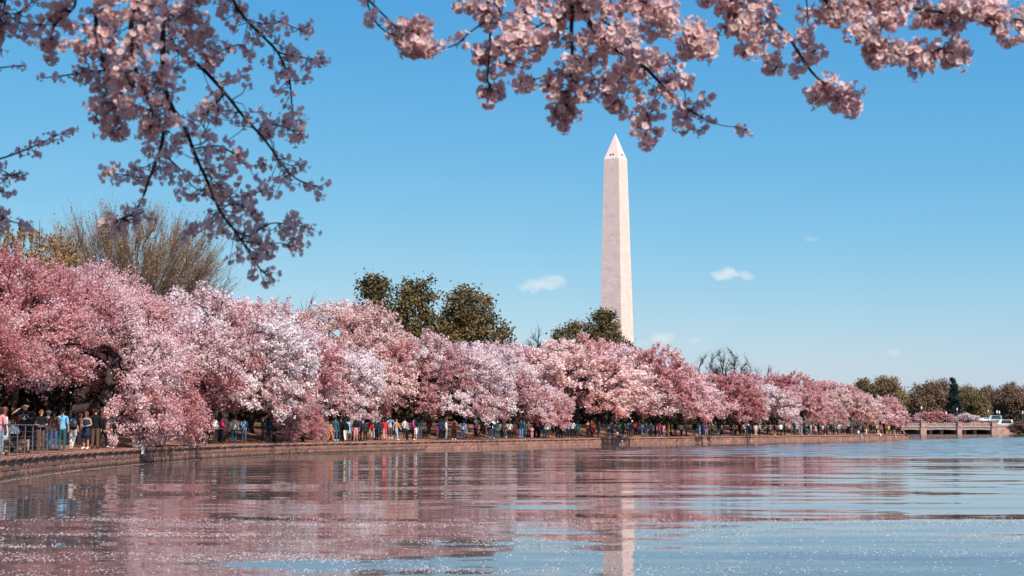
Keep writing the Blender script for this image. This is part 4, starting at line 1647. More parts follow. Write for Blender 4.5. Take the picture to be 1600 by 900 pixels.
def build_people():
    # ---- at the railing
    man = person(42, 1.1, 'headhand', 'black', 'black', 172, style='tee', lower='shorts', height=1.92, bald=True, skin=SKINS[0], label='bald broad man in black printed T-shirt and shorts towering over the railing')
    man.scale = (1.42, 1.25, man.scale[2])
    pr = mat('shirt_print_white', (.75, .75, .75), .8)
    mb = MB()
    yb = .152

    def plate(x, z, w, h, a=0.0):
        c, s = math.cos(a), math.sin(a)
        vs = [(x + u * w / 2 * c - v * h / 2 * s, yb - abs(x) * .16, z + u * w / 2 * s + v * h / 2 * c) for u, v in ((-1, -1), (1, -1), (1, 1), (-1, 1))]
        mb.add(vs, [(0, 1, 2, 3), (3, 2, 1, 0)])
    for k in range(11):
        a = math.pi * (.08 + .84 * k / 10)
        plate(math.cos(a) * .105, 1.24 + math.sin(a) * .105, .017, .026, a - math.pi / 2)
    plate(-.012, 1.285, .022, .016, -.7)
    plate(.012, 1.285, .022, .016, .7)
    plate(0, 1.262, .02, .02, .78)
    for z, w in ((1.225, .17), (1.20, .14), (1.178, .10)):
        plate(0, z, w, .011)
    mb.build('shirt_print', pr, man)
    W1 = 'behind the railing'
    person(3, .9, 'stand', 'pink', 'pale denim', 150, long=True, label='person in pale pink top and pale jeans at the very edge of the picture')
    person(10, .8, 'stand', 'white', 'white', 90, hair='red', long=True, style='dress', label='person in white sleeveless dress leaning at the railing')
    person(22, 1.5, 'fold', 'teal', 'charcoal', 40, style='coat', height=1.35, label='child in dark teal jacket beside the pushchair')
    person(67, 1.4, 'fold', 'black', 'brown', 20, hair='red', long=True, label='red-haired person in black top and brown trousers facing the water')
    person(79, 1.9, 'stand', 'beige', 'pale denim', 30, cap='grey', label='person in beige top and grey cap by the railing end')
    person(88, 1.3, 'stand', 'brown', 'denim', 160, label='person in brown T-shirt and jeans standing by the railing end')
    person(101, 1.0, 'stand', 'sky blue', 'teal', 175, long=False, height=1.78, label='person in bright blue T-shirt and dark trousers seen from behind')
    person(118, .9, 'lean', 'charcoal', 'white', 170, long=True, label='dark-haired person in white trousers wearing a grey green backpack')
    person(138, 1.0, 'fold', 'navy', 'navy', -30, hair='red', long=True, style='dress', label='red-haired person in dark navy dress with hands folded')
    person(152, .9, 'stand', 'black', 'brown', 178, height=1.86, style='coat', long=False, label='tall person in black jacket and brown trousers beside the navy dress')
    person(150, 2.6, 'stand', 'grey', 'black', 20, height=1.9, cap='red', label='person in red cap behind the tall one in black jacket')
    person(163, 1.3, 'walk', 'black', 'black', 140, hair='red', style='coat', label='orange-haired person all in black at the end of the railing group')
    person(176, 1.6, 'stand', 'pale grey', 'denim', 160, label='person in pale grey top half hidden by the drooping boughs')
    person(33, 2.8, 'stand', 'maroon', 'black', 10, label='person in maroon top behind the pushchair')
    person(56, 3.4, 'stand', 'charcoal', 'denim', 30, label='person in charcoal top in the shade behind the bald man')
    person(128, 3.2, 'stand', 'brown', 'charcoal', 60, label='person in brown top in the shade behind the backpack wearer')
    # ---- under the low boughs
    person(213, .3, 'sit', 'white', 'white', 0, label='person in white sitting on the wall among hanging boughs', where='')
    person(246, 1.2, 'fold', 'pale grey', 'pale grey', 20, height=1.3, style='coat', label='small person in pale grey coat by the wall under hanging boughs')
    rows = [(304, 1.0, 'stand', 'black', 'black', 160, 'coat'), (317, 2.6, 'camera', 'orange', 'black', 150, 'tee'), (327, .9, 'stand', 'maroon', 'black', 180, 'coat'), (338, 1.8, 'fold', 'white', 'charcoal', 60, 'coat'),
            (349, 1.5, 'fold', 'magenta', 'black', 100, 'coat'), (368, 1.8, 'stand', 'pale grey', 'teal', 170, 'coat'), (383, 3.0, 'stand', 'light blue', 'denim', 20, 'tee'), (412, 2.0, 'fold', 'charcoal', 'black', 90, 'coat'),
            (421, 2.0, 'stand', 'navy', 'charcoal', 200, 'coat'), (457, 3.6, 'stand', 'light blue', 'black', 170, 'tee'), (475, 1.3, 'stand', 'black', 'black', 120, 'coat'), (232, 3.4, 'stand', 'tan', 'black', 40, 'tee'), (290, 3.2, 'stand', 'yellow', 'denim', 20, 'tee')]
    for (px, off, pose, t, l, fc, st) in rows:
        person(px, off, pose, t, l, fc, style=st, where='under the low boughs')
    W3 = 'before the evergreens'
    rows = [(519, .8, 'walk', 'orange', 'orange', 90, 'tee', 'trousers', 1.5), (525, 1.2, 'stand', 'teal', 'denim', 170, 'coat', 'trousers', 1.75), (527, 3.0, 'stand', 'pale grey', 'black', 20, 'tee', 'trousers', 1.8), (534, 1.4, 'stand', 'black', 'charcoal', 190, 'coat', 'trousers', 1.75),
            (541, .9, 'walk', 'black', 'white', 200, 'coat', 'trousers', 1.6), (546, .8, 'walk', 'light blue', 'light blue', 170, 'dress', 'trousers', 1.8), (551, 1.6, 'stand', 'charcoal', 'black', 160, 'coat', 'trousers', 1.7), (557, .9, 'stand', 'black', 'pink', 178, 'tee', 'shorts', 1.66),
            (563, 1.4, 'stand', 'navy', 'black', 150, 'coat', 'trousers', 1.7), (572, .9, 'stand', 'charcoal', 'black', 185, 'tee', 'trousers', 1.45), (581, 3.6, 'walk', 'red', 'tan', 150, 'coat', 'shorts', 1.7), (584, 4.8, 'stand', 'light blue', 'white', 30, 'tee', 'trousers', 1.7),
            (590, 3.4, 'stand', 'teal', 'navy', 175, 'coat', 'trousers', 1.85), (593, 3.8, 'stand', 'charcoal', 'teal', 20, 'tee', 'trousers', 1.7), (602, 3.0, 'walk', 'red', 'pink', 190, 'coat', 'trousers', 1.75), (620, .8, 'walk', 'tan', 'light blue', 60, 'tee', 'trousers', 1.72),
            (633, 4.6, 'stand', 'white', 'navy', 150, 'tee', 'trousers', 1.7), (637, 1.4, 'fold', 'grey', 'black', 60, 'coat', 'trousers', 1.5), (646, 1.2, 'fold', 'magenta', 'black', 100, 'coat', 'trousers', 1.7), (649, 1.6, 'stand', 'black', 'white', 170, 'tee', 'shorts', 1.7),
            (657, 4.0, 'stand', 'teal', 'denim', 170, 'tee', 'trousers', 1.8), (684, 1.8, 'fold', 'magenta', 'purple', 90, 'coat', 'trousers', 1.3), (689, 1.5, 'stand', 'navy', 'black', 190, 'coat', 'trousers', 1.78), (693, 2.2, 'stand', 'purple', 'black', 150, 'coat', 'trousers', 1.7),
            (698, 1.2, 'stand', 'pale grey', 'grey', 80, 'tee', 'trousers', 1.72), (710, 1.0, 'camera', 'maroon', 'black', 10, 'tee', 'trousers', 1.75), (724, 1.0, 'stand', 'light blue', 'denim', 160, 'tee', 'trousers', 1.72), (728, 1.3, 'stand', 'white', 'white', 170, 'dress', 'trousers', 1.72),
            (752, 5.5, 'walk', 'charcoal', 'black', 100, 'coat', 'trousers', 1.7), (767, .9, 'stand', 'navy', 'pale denim', 178, 'tee', 'trousers', 1.75), (770, 2.8, 'stand', 'white', 'navy', 20, 'tee', 'trousers', 1.9)]
    for (px, off, pose, t, l, fc, st, lo, h) in rows:
        person(px, off, pose, t, l, fc, style=st, lower=lo, height=h, where=W3)
    W4 = 'below the obelisk'
    rows = [(776, .9, 'stand', 'grey', 'teal', 185, 'tee'), (789, 4.0, 'walk', 'orange', 'brown', 60, 'tee'), (786, 2.2, 'stand', 'charcoal', 'black', 90, 'coat'), (796, 1.6, 'stand', 'pale grey', 'black', 170, 'tee'), (803, 1.4, 'stand', 'maroon', 'black', 190, 'coat'),
            (807, 1.4, 'stand', 'black', 'maroon', 170, 'coat'), (814, 1.0, 'stand', 'navy', 'blue', 175, 'coat'), (818, 1.2, 'stand', 'teal', 'navy', 160, 'coat'), (826, 1.5, 'stand', 'brown', 'black', 20, 'tee'), (831, .9, 'fold', 'pink', 'pink', 30, 'tee'),
            (838, 3.4, 'stand', 'charcoal', 'black', 170, 'coat'), (842, 3.8, 'stand', 'green', 'black', 170, 'coat'), (850, 2.2, 'stand', 'navy', 'denim', 170, 'coat'), (855, 1.1, 'stand', 'white', 'charcoal', 175, 'coat'), (870, 1.2, 'stand', 'black', 'teal', 180, 'coat'),
            (875, 1.4, 'stand', 'white', 'navy', 150, 'tee'), (880, 1.0, 'stand', 'navy', 'maroon', 170, 'coat'), (887, .9, 'camera', 'blue', 'navy', 170, 'tee'), (894, 1.1, 'stand', 'pale grey', 'black', 175, 'tee'), (902, 1.6, 'stand', 'teal', 'charcoal', 170, 'coat'),
            (889, 4.4, 'stand', 'white', 'black', 20, 'tee'), (918, 3.8, 'stand', 'tan', 'maroon', 30, 'tee'), (926, 5.0, 'walk', 'red', 'maroon', 170, 'coat'), (936, 6.0, 'stand', 'charcoal', 'denim', 60, 'coat'), (951, 1.3, 'stand', 'grey', 'denim', 170, 'tee'),
            (955, 2.6, 'stand', 'navy', 'black', 10, 'coat'), (966, 2.6, 'stand', 'teal', 'black', 170, 'coat'), (973, 3.4, 'stand', 'charcoal', 'navy', 150, 'coat'), (981, 2.2, 'stand', 'blue', 'black', 160, 'tee'), (985, 1.1, 'stand', 'black', 'charcoal', 178, 'coat'),
            (992, 4.6, 'stand', 'red', 'black', 170, 'tee'), (998, 5.0, 'stand', 'green', 'denim', 20, 'tee'), (1002, 1.6, 'fold', 'blue', 'grey', 100, 'coat'), (1009, 1.8, 'stand', 'navy', 'denim', 170, 'coat')]
    for (px, off, pose, t, l, fc, st) in rows:
        person(px, off, pose, t, l, fc, style=st, where=W4, height=1.58 + ((px * 37) % 10) * .03 if t != 'pink' else 1.2, simple=True)
    person(964, .4, 'sit', 'white', 'navy', 0, label='person in white top sitting on the wall below the obelisk', simple=True)
    W5 = 'under the leafless trees'
    rows = [(1016, 2.0, 'navy', 'black', 'coat'), (1023, 3.0, 'charcoal', 'black', 'coat'), (1029, 1.0, 'magenta', 'purple', 'coat'), (1036, .9, 'pink', 'pink', 'dress'), (1044, .8, 'yellow', 'yellow', 'dress'), (1054, 4.0, 'black', 'denim', 'coat'), (1063, 3.0, 'white', 'black', 'tee'),
            (1071, 3.2, 'pale grey', 'brown', 'tee'), (1084, 1.4, 'black', 'teal', 'coat'), (1092, 1.0, 'light blue', 'white', 'tee'), (1096, 1.2, 'blue', 'denim', 'coat'), (1102, 1.3, 'purple', 'grey', 'coat'), (1108, 4.0, 'pale grey', 'black', 'tee'), (1111, 2.0, 'green', 'black', 'coat'),
            (1120, 4.4, 'blue', 'white', 'tee'), (1126, 3.8, 'white', 'charcoal', 'tee'), (1141, 1.6, 'charcoal', 'black', 'coat'), (1145, 1.2, 'tan', 'navy', 'tee'), (1148, 3.4, 'orange', 'black', 'coat'), (1154, 2.0, 'black', 'black', 'coat'), (1161, 1.0, 'white', 'teal', 'tee'),
            (1166, 2.2, 'navy', 'denim', 'coat'), (1170, 1.2, 'teal', 'black', 'coat'), (1175, 2.8, 'red', 'black', 'tee'), (1179, .9, 'white', 'beige', 'tee'), (1185, 1.6, 'grey', 'black', 'coat'), (1194, 1.3, 'green', 'navy', 'tee'), (1202, 1.0, 'grey', 'charcoal', 'tee'),
            (1208, 2.6, 'black', 'maroon', 'coat'), (1213, 3.0, 'white', 'denim', 'tee'), (1218, 1.0, 'white', 'black', 'tee'), (1224, 1.4, 'brown', 'black', 'coat'), (1231, 3.4, 'beige', 'black', 'tee'), (1239, 1.2, 'black', 'charcoal', 'coat'), (1250, 1.0, 'pale grey', 'light blue', 'tee'), (1255, 1.4, 'navy', 'black', 'coat')]
    poses = ['stand', 'stand', 'walk', 'camera', 'fold', 'stand']
    for i, (px, off, t, l, st) in enumerate(rows):
        person(px, off, poses[i % 6], t, l, (i * 67) % 360, style=st, where=W5, height=1.55 + ((px * 37) % 10) * .03, simple=True)
    W6 = 'near the end of the wall'
    rows = [(1262, 2.0, 'black', 'denim', 'coat'), (1265, 1.2, 'beige', 'grey', 'tee'), (1272, 1.0, 'pink', 'pink', 'dress'), (1277, 1.1, 'navy', 'black', 'coat'), (1283, 2.4, 'white', 'navy', 'tee'), (1300, 2.2, 'green', 'black', 'tee'), (1307, 1.1, 'white', 'denim', 'tee'), (1314, 1.0, 'yellow', 'navy', 'tee'),
            (1320, 1.8, 'black', 'black', 'coat'), (1326, .9, 'navy', 'charcoal', 'coat'), (1331, 2.6, 'charcoal', 'black', 'coat'), (1335, 1.4, 'black', 'brown', 'coat'), (1342, 1.8, 'light blue', 'black', 'tee'), (1346, 2.6, 'maroon', 'black', 'coat'), (1351, 1.0, 'orange', 'white', 'tee'),
            (1357, 2.0, 'charcoal', 'denim', 'coat'), (1363, 1.4, 'black', 'navy', 'coat'), (1367, 2.4, 'pale grey', 'black', 'tee'), (1374, 1.1, 'red', 'charcoal', 'tee'), (1380, 1.3, 'teal', 'black', 'coat'), (1386, 1.0, 'yellow', 'brown', 'tee'), (1391, 1.8, 'navy', 'denim', 'coat'),
            (1395, 1.2, 'black', 'grey', 'tee'), (1398, 1.0, 'grey', 'black', 'tee'), (1403, 1.6, 'purple', 'black', 'coat')]
    for i, (px, off, t, l, st) in enumerate(rows):
        person(px, off, poses[(i * 5) % 6], t, l, (i * 83) % 360, style=st, where=W6, height=1.55 + ((px * 37) % 10) * .03, simple=True)
    for (px, t, l, lab) in ((1339, 'white', 'pale denim', 'person in white top and pale jeans sitting on the wall under the salmon cherry'), (1369, 'pink', 'white', 'person in pink top and white trousers sitting on the wall near its end'),
                            (1392, 'maroon', 'tan', 'person in maroon top sitting on the wall, last sitter but one'), (1409, 'red', 'navy', 'person in red top sitting at the very tip of the wall')):
        person(px, .3, 'sit', t, l, 0, label=lab, simple=True)
    # ---- knots of people farther back in the shade
    r3 = random.Random(41)
    dark = ['black', 'charcoal', 'navy', 'teal', 'maroon', 'grey', 'brown', 'denim', 'purple', 'green', 'white', 'pale grey', 'red', 'light blue', 'tan']
    for (a, b, n, wh) in ((490, 760, 14, W3 + ' farther back'), (765, 1010, 20, W4 + ' farther back'), (1010, 1258, 24, W5 + ' farther back'), (1262, 1405, 14, W6 + ' farther back')):
        c = r3.uniform(a, b)
        for k in range(n):
            if r3.random() < .4:
                c = r3.uniform(a, b)
            px = min(b, max(a, c + r3.uniform(-9, 9)))
            person(px, r3.uniform(2.2, 7.0), r3.choice(['stand', 'stand', 'fold', 'walk', 'camera', 'lean']), r3.choice(dark), r3.choice(dark[:8]), r3.uniform(0, 360), style=r3.choice(['tee', 'coat', 'coat']), where=wh,
                   height=r3.uniform(1.5, 1.88), simple=True, rng=r3)
    # ---- on the bridge
    rng = random.Random(17)
    tops = ['white', 'black', 'navy', 'red', 'grey', 'blue', 'pink', 'teal', 'pale grey', 'charcoal', 'tan', 'yellow']
    px = 1432.0
    i = 0
    while px < 1545:
        t, l = tops[(i * 5) % 12], ['black', 'denim', 'navy', 'grey', 'tan'][i % 5]
        y = rng.uniform(1.2, 3.2)
        person(px, 0, ['stand', 'walk', 'fold'][i % 3], t, l, rng.choice([90, -90, 0, 180, 60]), style=['tee', 'coat'][i % 2], where='on the bridge', loc=((px - 800) / FPX * (BD + y), BD + y, 2.552), group='people crossing the bridge',
               simple=True, rng=rng, height=rng.uniform(1.6, 1.85))
        px += rng.uniform(2.4, 4.4)
        i += 1
    settle_labels()


build_people()


# ------------------------------------------------------------------ railing, pushchair, backpack, board
def build_furniture():
    steel = mat('grey_steel', (.16, .145, .145), .5, metal=.4, noise=(8, .2))
    s0, s1 = s_at_depth(43), s_at_depth(57.5)
    root = empty('metal_railing', (*edge_at(s0), .80))
    o = Vector(root.location)
    tag(root, 'grey metal post railing with thin wires along the seawall top', 'railing')
    n = int((s1 - s0) / 1.2)
    ss = [s0 + (s1 - s0) * k / n for k in range(n + 1)]
    Q = []
    for s in ss:
        p, nr = edge_at(s), inland(s)
        Q.append(Vector((p[0] + nr[0] * .30, p[1] + nr[1] * .30, .80)) - o)
    for q in Q:
        ps = MB().tube([q, q + Vector((0, 0, 1.08))], .020, 8).build('post', steel, root)
        MB().lathe([(.07, 0), (.07, .015), (.045, .03)], 8, q).build('foot_plate', steel, ps)
    MB().tube([q + Vector((0, 0, 1.09)) for q in Q], .022, 8).build('top_rail', steel, root)
    for z in (.12, .30, .48, .66, .84):
        MB().tube([q + Vector((0, 0, z)) for q in Q], .008, 5).build('wire', steel, root)
    # pushchair
    dark = mat('pushchair_fabric', (.03, .035, .045), .9, noise=(9, .2))
    pale = mat('pushchair_cloth', (.62, .64, .64), .9)
    tyre = mat('tyre_rubber')
    loc, nr = on_land(27, 1.3)
    root = empty('pushchair', loc, R(65))
    tag(root, 'dark folding pushchair with pale cloth behind the railing', 'pushchair')
    for s in (-.24, .24):
        MB().tube([(s, .45, 1.02), (s, .25, .72), (s, -.28, .16)], .014, 6).build('side_frame', steel, root)
        MB().tube([(s, .40, .16), (s, -.10, .58), (s, -.22, .80)], .013, 6).build('cross_bar', steel, root)
        for y in (-.30, .42):
            w = MB().tube([(s - .025, y, .12), (s + .025, y, .12)], .12, 12).build('wheel', tyre, root)
            MB().tube([(s - .03, y, .12), (s + .03, y, .12)], .05, 8).build('hub', steel, w)
    MB().tube([(-.24, .45, 1.02), (0, .52, 1.04), (.24, .45, 1.02)], .017, 6).build('handle', dark, root)
    MB().add([(-.22, -.28, .40), (.22, -.28, .40), (.22, .12, .36), (-.22, .12, .36), (-.22, .26, .85), (.22, .26, .85), (-.22, -.28, .34), (.22, -.28, .34), (.22, .16, .30), (-.22, .16, .30), (-.22, .31, .85), (.22, .31, .85)],
             [(0, 1, 2, 3), (3, 2, 5, 4), (6, 9, 8, 7), (9, 10, 11, 8), (0, 6, 7, 1), (4, 5, 11, 10), (0, 3, 9, 6), (3, 4, 10, 9), (1, 7, 8, 2), (2, 8, 11, 5)]).build('seat', dark, root)
    V, F = [], []
    for i in range(6):
        a = .25 + 1.5 * i / 5
        for k in range(7):
            b = math.pi * k / 6
            V.append((.25 * math.cos(b), .22 - .36 * math.sin(a) * (.35 + .65 * math.sin(b)), .78 + .30 * math.cos(a) * (.3 + .7 * math.sin(b)) + .02))
    for i in range(5):
        for k in range(6):
            F.append((i * 7 + k, i * 7 + k + 1, (i + 1) * 7 + k + 1, (i + 1) * 7 + k))
    MB().add(V, F).build('hood', pale, root, True)
    # backpack on the person in white trousers
    loc, nr = on_land(118, .9)
    rz = -math.atan2(loc.x, loc.y) + R(170)
    root = empty('backpack', loc, rz)
    tag(root, 'grey green backpack worn by the person in white trousers', 'backpack')
    bag = mat('backpack_cloth', (.13, .18, .17), .85, noise=(12, .2))
    V = []
    prof = [(.09, 1.02, .04), (.145, 1.05, .13), (.15, 1.20, .15), (.135, 1.36, .12), (.07, 1.42, .05)]
    for (w, z, d) in prof:
        V += [(-w, .125, z), (-w * .8, .125 + d * .8, z), (0, .125 + d, z), (w * .8, .125 + d * .8, z), (w, .125, z)]
    F = [(i * 5 + k, i * 5 + k + 1, i * 5 + k + 6, i * 5 + k + 5) for i in range(4) for k in range(4)] + [(0, 5, 10, 15, 20, 24, 19, 14, 9, 4), (0, 4, 3, 2, 1), (20, 21, 22, 23, 24)]
    MB().add(V, F).build('bag', bag, root, True)
    MB().box(-.09, .09, .26, .305, 1.07, 1.20).build('pocket', bag, root)
    for s in (-.10, .10):
        MB().tube([(s, .13, 1.40), (s * 1.15, .03, 1.46), (s * 1.3, -.10, 1.36), (s * 1.5, -.10, 1.18), (s * 1.35, .10, 1.06)], .016, 5).build('strap', bag, root)
    # dark board on two posts
    loc, nr = on_land(337, 7.5)
    root = empty('information_board', loc, -math.atan2(loc.x, loc.y))
    tag(root, 'dark green information board on two posts under the cherry trees', 'sign')
    grn = mat('board_green', (.035, .055, .05), .5)
    for s in (-.42, .42):
        MB().box(s - .035, s + .035, .0, .07, -.1, 1.75).build('post', grn, root)
    MB().box(-.5, .5, -.05, -.001, 1.0, 1.62).build('panel', grn, root)
    MB().box(-.53, .53, -.06, .01, 1.62, 1.68).build('frame', steel, root)


build_furniture()


# ------------------------------------------------------------------ the near trees whose boughs hang into the picture
PETAL = mat('near_petal', (.78, .6, .62), .7, obj_color=True, translucent=.50, tint=((.93, .80, .80), (.82, .56, .56)), spec=.15)
CALYX = mat('red_calyx', (.22, .05, .035), .7, translucent=.2)
BRANCH = mat('near_bark', (.040, .028, .027), .9, noise=(18, .5, 5), bump=(60, .004))


def blossom_cluster(seed, n_fl, rad, open_=1.0):
    """a pompom of five-petalled flowers on red stalks, stalks gathered at the origin; two materials"""
    rng = np.random.default_rng(seed)
    V, F, T, Mi = [], [], [], []

    def add(vs, fs, t, mi):
        o = len(V)
        V.extend(vs)
        for f in fs:
            F.append(tuple(i + o for i in f))
            T.append(t)
            Mi.append(mi)
    for k in range(n_fl):
        d = rand_unit(rng, 1)[0]
        d[2] -= .25
        d /= np.linalg.norm(d)
        c = d * rad * rng.uniform(.65, 1.1)
        # stalk
        s = np.cross(d, [0.3, .2, 1.0])
        s = s / (np.linalg.norm(s) + 1e-9) * .0011
        s2 = np.cross(d, s)
        add([tuple(s), tuple(-s), tuple(c - s), tuple(c + s)], [(0, 1, 2, 3)], .5, 1)
        add([tuple(s2), tuple(-s2), tuple(c - s2), tuple(c + s2)], [(0, 1, 2, 3)], .5, 1)
        nrm = d + rng.normal(size=3) * .35
        nrm /= np.linalg.norm(nrm)
        u = np.cross(nrm, rand_unit(rng, 1)[0])
        u /= np.linalg.norm(u)
        v = np.cross(nrm, u)
        bud = rng.random() > open_
        # calyx: a little cone behind the flower
        q = [c - nrm * .009 + (u * math.cos(a) + v * math.sin(a)) * .0035 for a in (0, 2.1, 4.2)]
        add([tuple(x) for x in q] + [tuple(c + nrm * .001)], [(0, 1, 3), (1, 2, 3), (2, 0, 3)], .5, 1)
        fr = (.008 if bud else rng.uniform(.0155, .0195))
        cup = 1.4 if bud else rng.uniform(.15, .5)
        t = rng.uniform(0, 1) if not bud else 1.0
        for p in range(5):
            a = 2 * math.pi * p / 5
            e = u * math.cos(a) + v * math.sin(a)
            w = -u * math.sin(a) + v * math.cos(a)
            b0 = c + e * fr * .08
            m1 = c + e * fr * .55 + w * fr * .50 + nrm * fr * cup * .35
            m2 = c + e * fr * .55 - w * fr * .50 + nrm * fr * cup * .35
            t1 = c + e * fr * .98 + w * fr * .34 + nrm * fr * cup
            t2 = c + e * fr * .98 - w * fr * .34 + nrm * fr * cup
            add([tuple(x) for x in (b0, m1, t1, t2, m2)], [(0, 1, 2, 3, 4)], min(1, max(0, t + rng.normal() * .1)), 0)
        if not bud:
            q = [c + (u * math.cos(a) + v * math.sin(a)) * fr * .2 + nrm * fr * .25 for a in (0, 2.1, 4.2)]
            add([tuple(x) for x in q], [(0, 1, 2)], .5, 1)
    me = bpy.data.meshes.new('blossom_cluster')
    me.from_pydata(V, [], F)
    a = me.attributes.new('tint', 'FLOAT', 'FACE')
    a.data.foreach_set('value', np.array(T, np.float32))
    me.materials.append(PETAL)
    me.materials.append(CALYX)
    me.polygons.foreach_set('material_index', np.array(Mi, np.int32))
    me.update()
    return me


def build_near_trees():
    rng = random.Random(23)
    full = [blossom_cluster(700 + k, 13, .040, .97) for k in range(5)]
    thin = [blossom_cluster(720 + k, 6, .036, .75) for k in range(4)]
    tiny = [blossom_cluster(740 + k, 4, .03, .25) for k in range(3)]
    # each bough: pixels it passes in the photograph, distance at its start and end, radii (m), clusters per metre, sideways reach (m), kind of cluster
    left = [
        ([(262, -70), (256, 20), (255, 115), (267, 163), (291, 205), (305, 242), (328, 292), (344, 330), (367, 361), (389, 394), (408, 422), (428, 436)], 5.0, 5.6, .012, .003, 40, .13, 't'),
        ([(267, 163), (256, 205), (250, 236), (233, 280), (222, 311), (208, 333), (182, 345)], 5.1, 5.3, .008, .003, 46, .12, 't'),
        ([(240, -60), (262, 30), (273, 74), (314, 105), (352, 146), (378, 179), (408, 212), (425, 234), (439, 255), (464, 280), (500, 292)], 5.3, 5.9, .010, .0028, 36, .12, 't'),
        ([(350, -60), (365, 0), (385, 31), (413, 59), (434, 82), (449, 115), (454, 138), (458, 190), (462, 215)], 5.6, 5.9, .008, .003, 42, .10, 't'),
        ([(434, 82), (462, 88), (490, 92), (508, 90)], 5.8, 5.9, .004, .002, 40, .05, 't'),
        ([(160, -80), (150, 0), (152, 50), (160, 95), (172, 130), (182, 165), (190, 200)], 4.6, 4.8, .010, .003, 60, .12, 'f'),
        ([(215, -80), (212, -10), (205, 40), (208, 90), (220, 130), (235, 165), (240, 190)], 4.4, 4.6, .012, .003, 85, .12, 'f'),
        ([(110, -60), (118, 0), (108, 20), (85, 40), (78, 72)], 4.7, 4.8, .006, .003, 50, .07, 'f'),
        ([(60, -60), (50, 0), (30, 20), (22, 40)], 4.9, 5.0, .006, .002, 45, .09, 't'),
        ([(20, -60), (10, -5), (4, 20), (-6, 50)], 4.9, 5.0, .006, .002, 50, .07, 't'),
        ([(165, 110), (140, 112), (100, 118), (66, 122)], 4.8, 4.9, .004, .002, 30, .035, 'b'),
        ([(172, 120), (160, 165), (150, 185), (170, 200), (190, 205)], 4.8, 4.8, .004, .002, 45, .06, 't'),
        ([(250, 236), (285, 268), (300, 290), (320, 300)], 5.3, 5.5, .004, .002, 42, .08, 't'),
        ([(233, 280), (205, 275), (184, 272), (166, 268)], 5.3, 5.4, .003, .002, 26, .035, 't'),
        ([(305, 232), (340, 228), (365, 240), (385, 258), (410, 257)], 5.5, 5.7, .004, .002, 40, .07, 't'),
        ([(328, 305), (360, 308), (392, 303), (410, 298)], 5.5, 5.6, .003, .002, 26, .05, 't'),
        ([(344, 330), (330, 350), (310, 362), (300, 350)], 5.6, 5.6, .004, .002, 44, .06, 't'),
        ([(367, 361), (390, 368), (420, 350), (450, 350), (490, 358)], 5.6, 5.7, .004, .002, 42, .07, 't'),
        ([(378, 376), (410, 382), (440, 380), (462, 392)], 5.6, 5.7, .003, .002, 38, .05, 't'),
        ([(344, 330), (362, 318), (385, 325), (400, 335)], 5.6, 5.6, .003, .002, 40, .05, 't'),
        ([(385, 31), (415, 38), (440, 35), (465, 45), (480, 42)], 5.7, 5.8, .003, .002, 34, .05, 't'),
        ([(352, 146), (330, 170), (315, 190), (330, 215)], 5.4, 5.5, .004, .002, 46, .08, 't'),
        ([(314, 105), (345, 80), (375, 70), (390, 82)], 5.4, 5.5, .004, .002, 40, .06, 't'),
        ([(273, 60), (300, 52), (320, 50), (340, 60)], 5.0, 5.1, .003, .002, 55, .05, 'f'),
        ([(330, -60), (310, -20), (300, 10), (290, 30)], 5.0, 5.1, .005, .002, 60, .05, 'f'),
        ([(400, 205), (420, 195), (450, 200), (465, 215)], 5.7, 5.8, .003, .002, 46, .05, 't'),
        ([(-40, 112), (0, 106), (34, 102)], 5.0, 5.0, .004, .002, 34, .04, 'b'),
        ([(-60, 262), (0, 248), (30, 238), (60, 225), (88, 212), (112, 202)], 5.4, 5.4, .005, .0015, 34, .05, 'b'),
        ([(-40, 268), (0, 266), (18, 274), (30, 270)], 5.4, 5.4, .004, .002, 46, .04, 'b'),
        ([(-40, 300), (-5, 298), (16, 302)], 5.4, 5.4, .004, .002, 40, .04, 'b'),
        ([(-60, 330), (-10, 335), (15, 345), (40, 352)], 5.3, 5.3, .006, .002, 62, .07, 't'),
        ([(-40, 80), (-10, 60), (10, 20)], 5.0, 5.0, .004, .002, 46, .06, 't'),
    ]
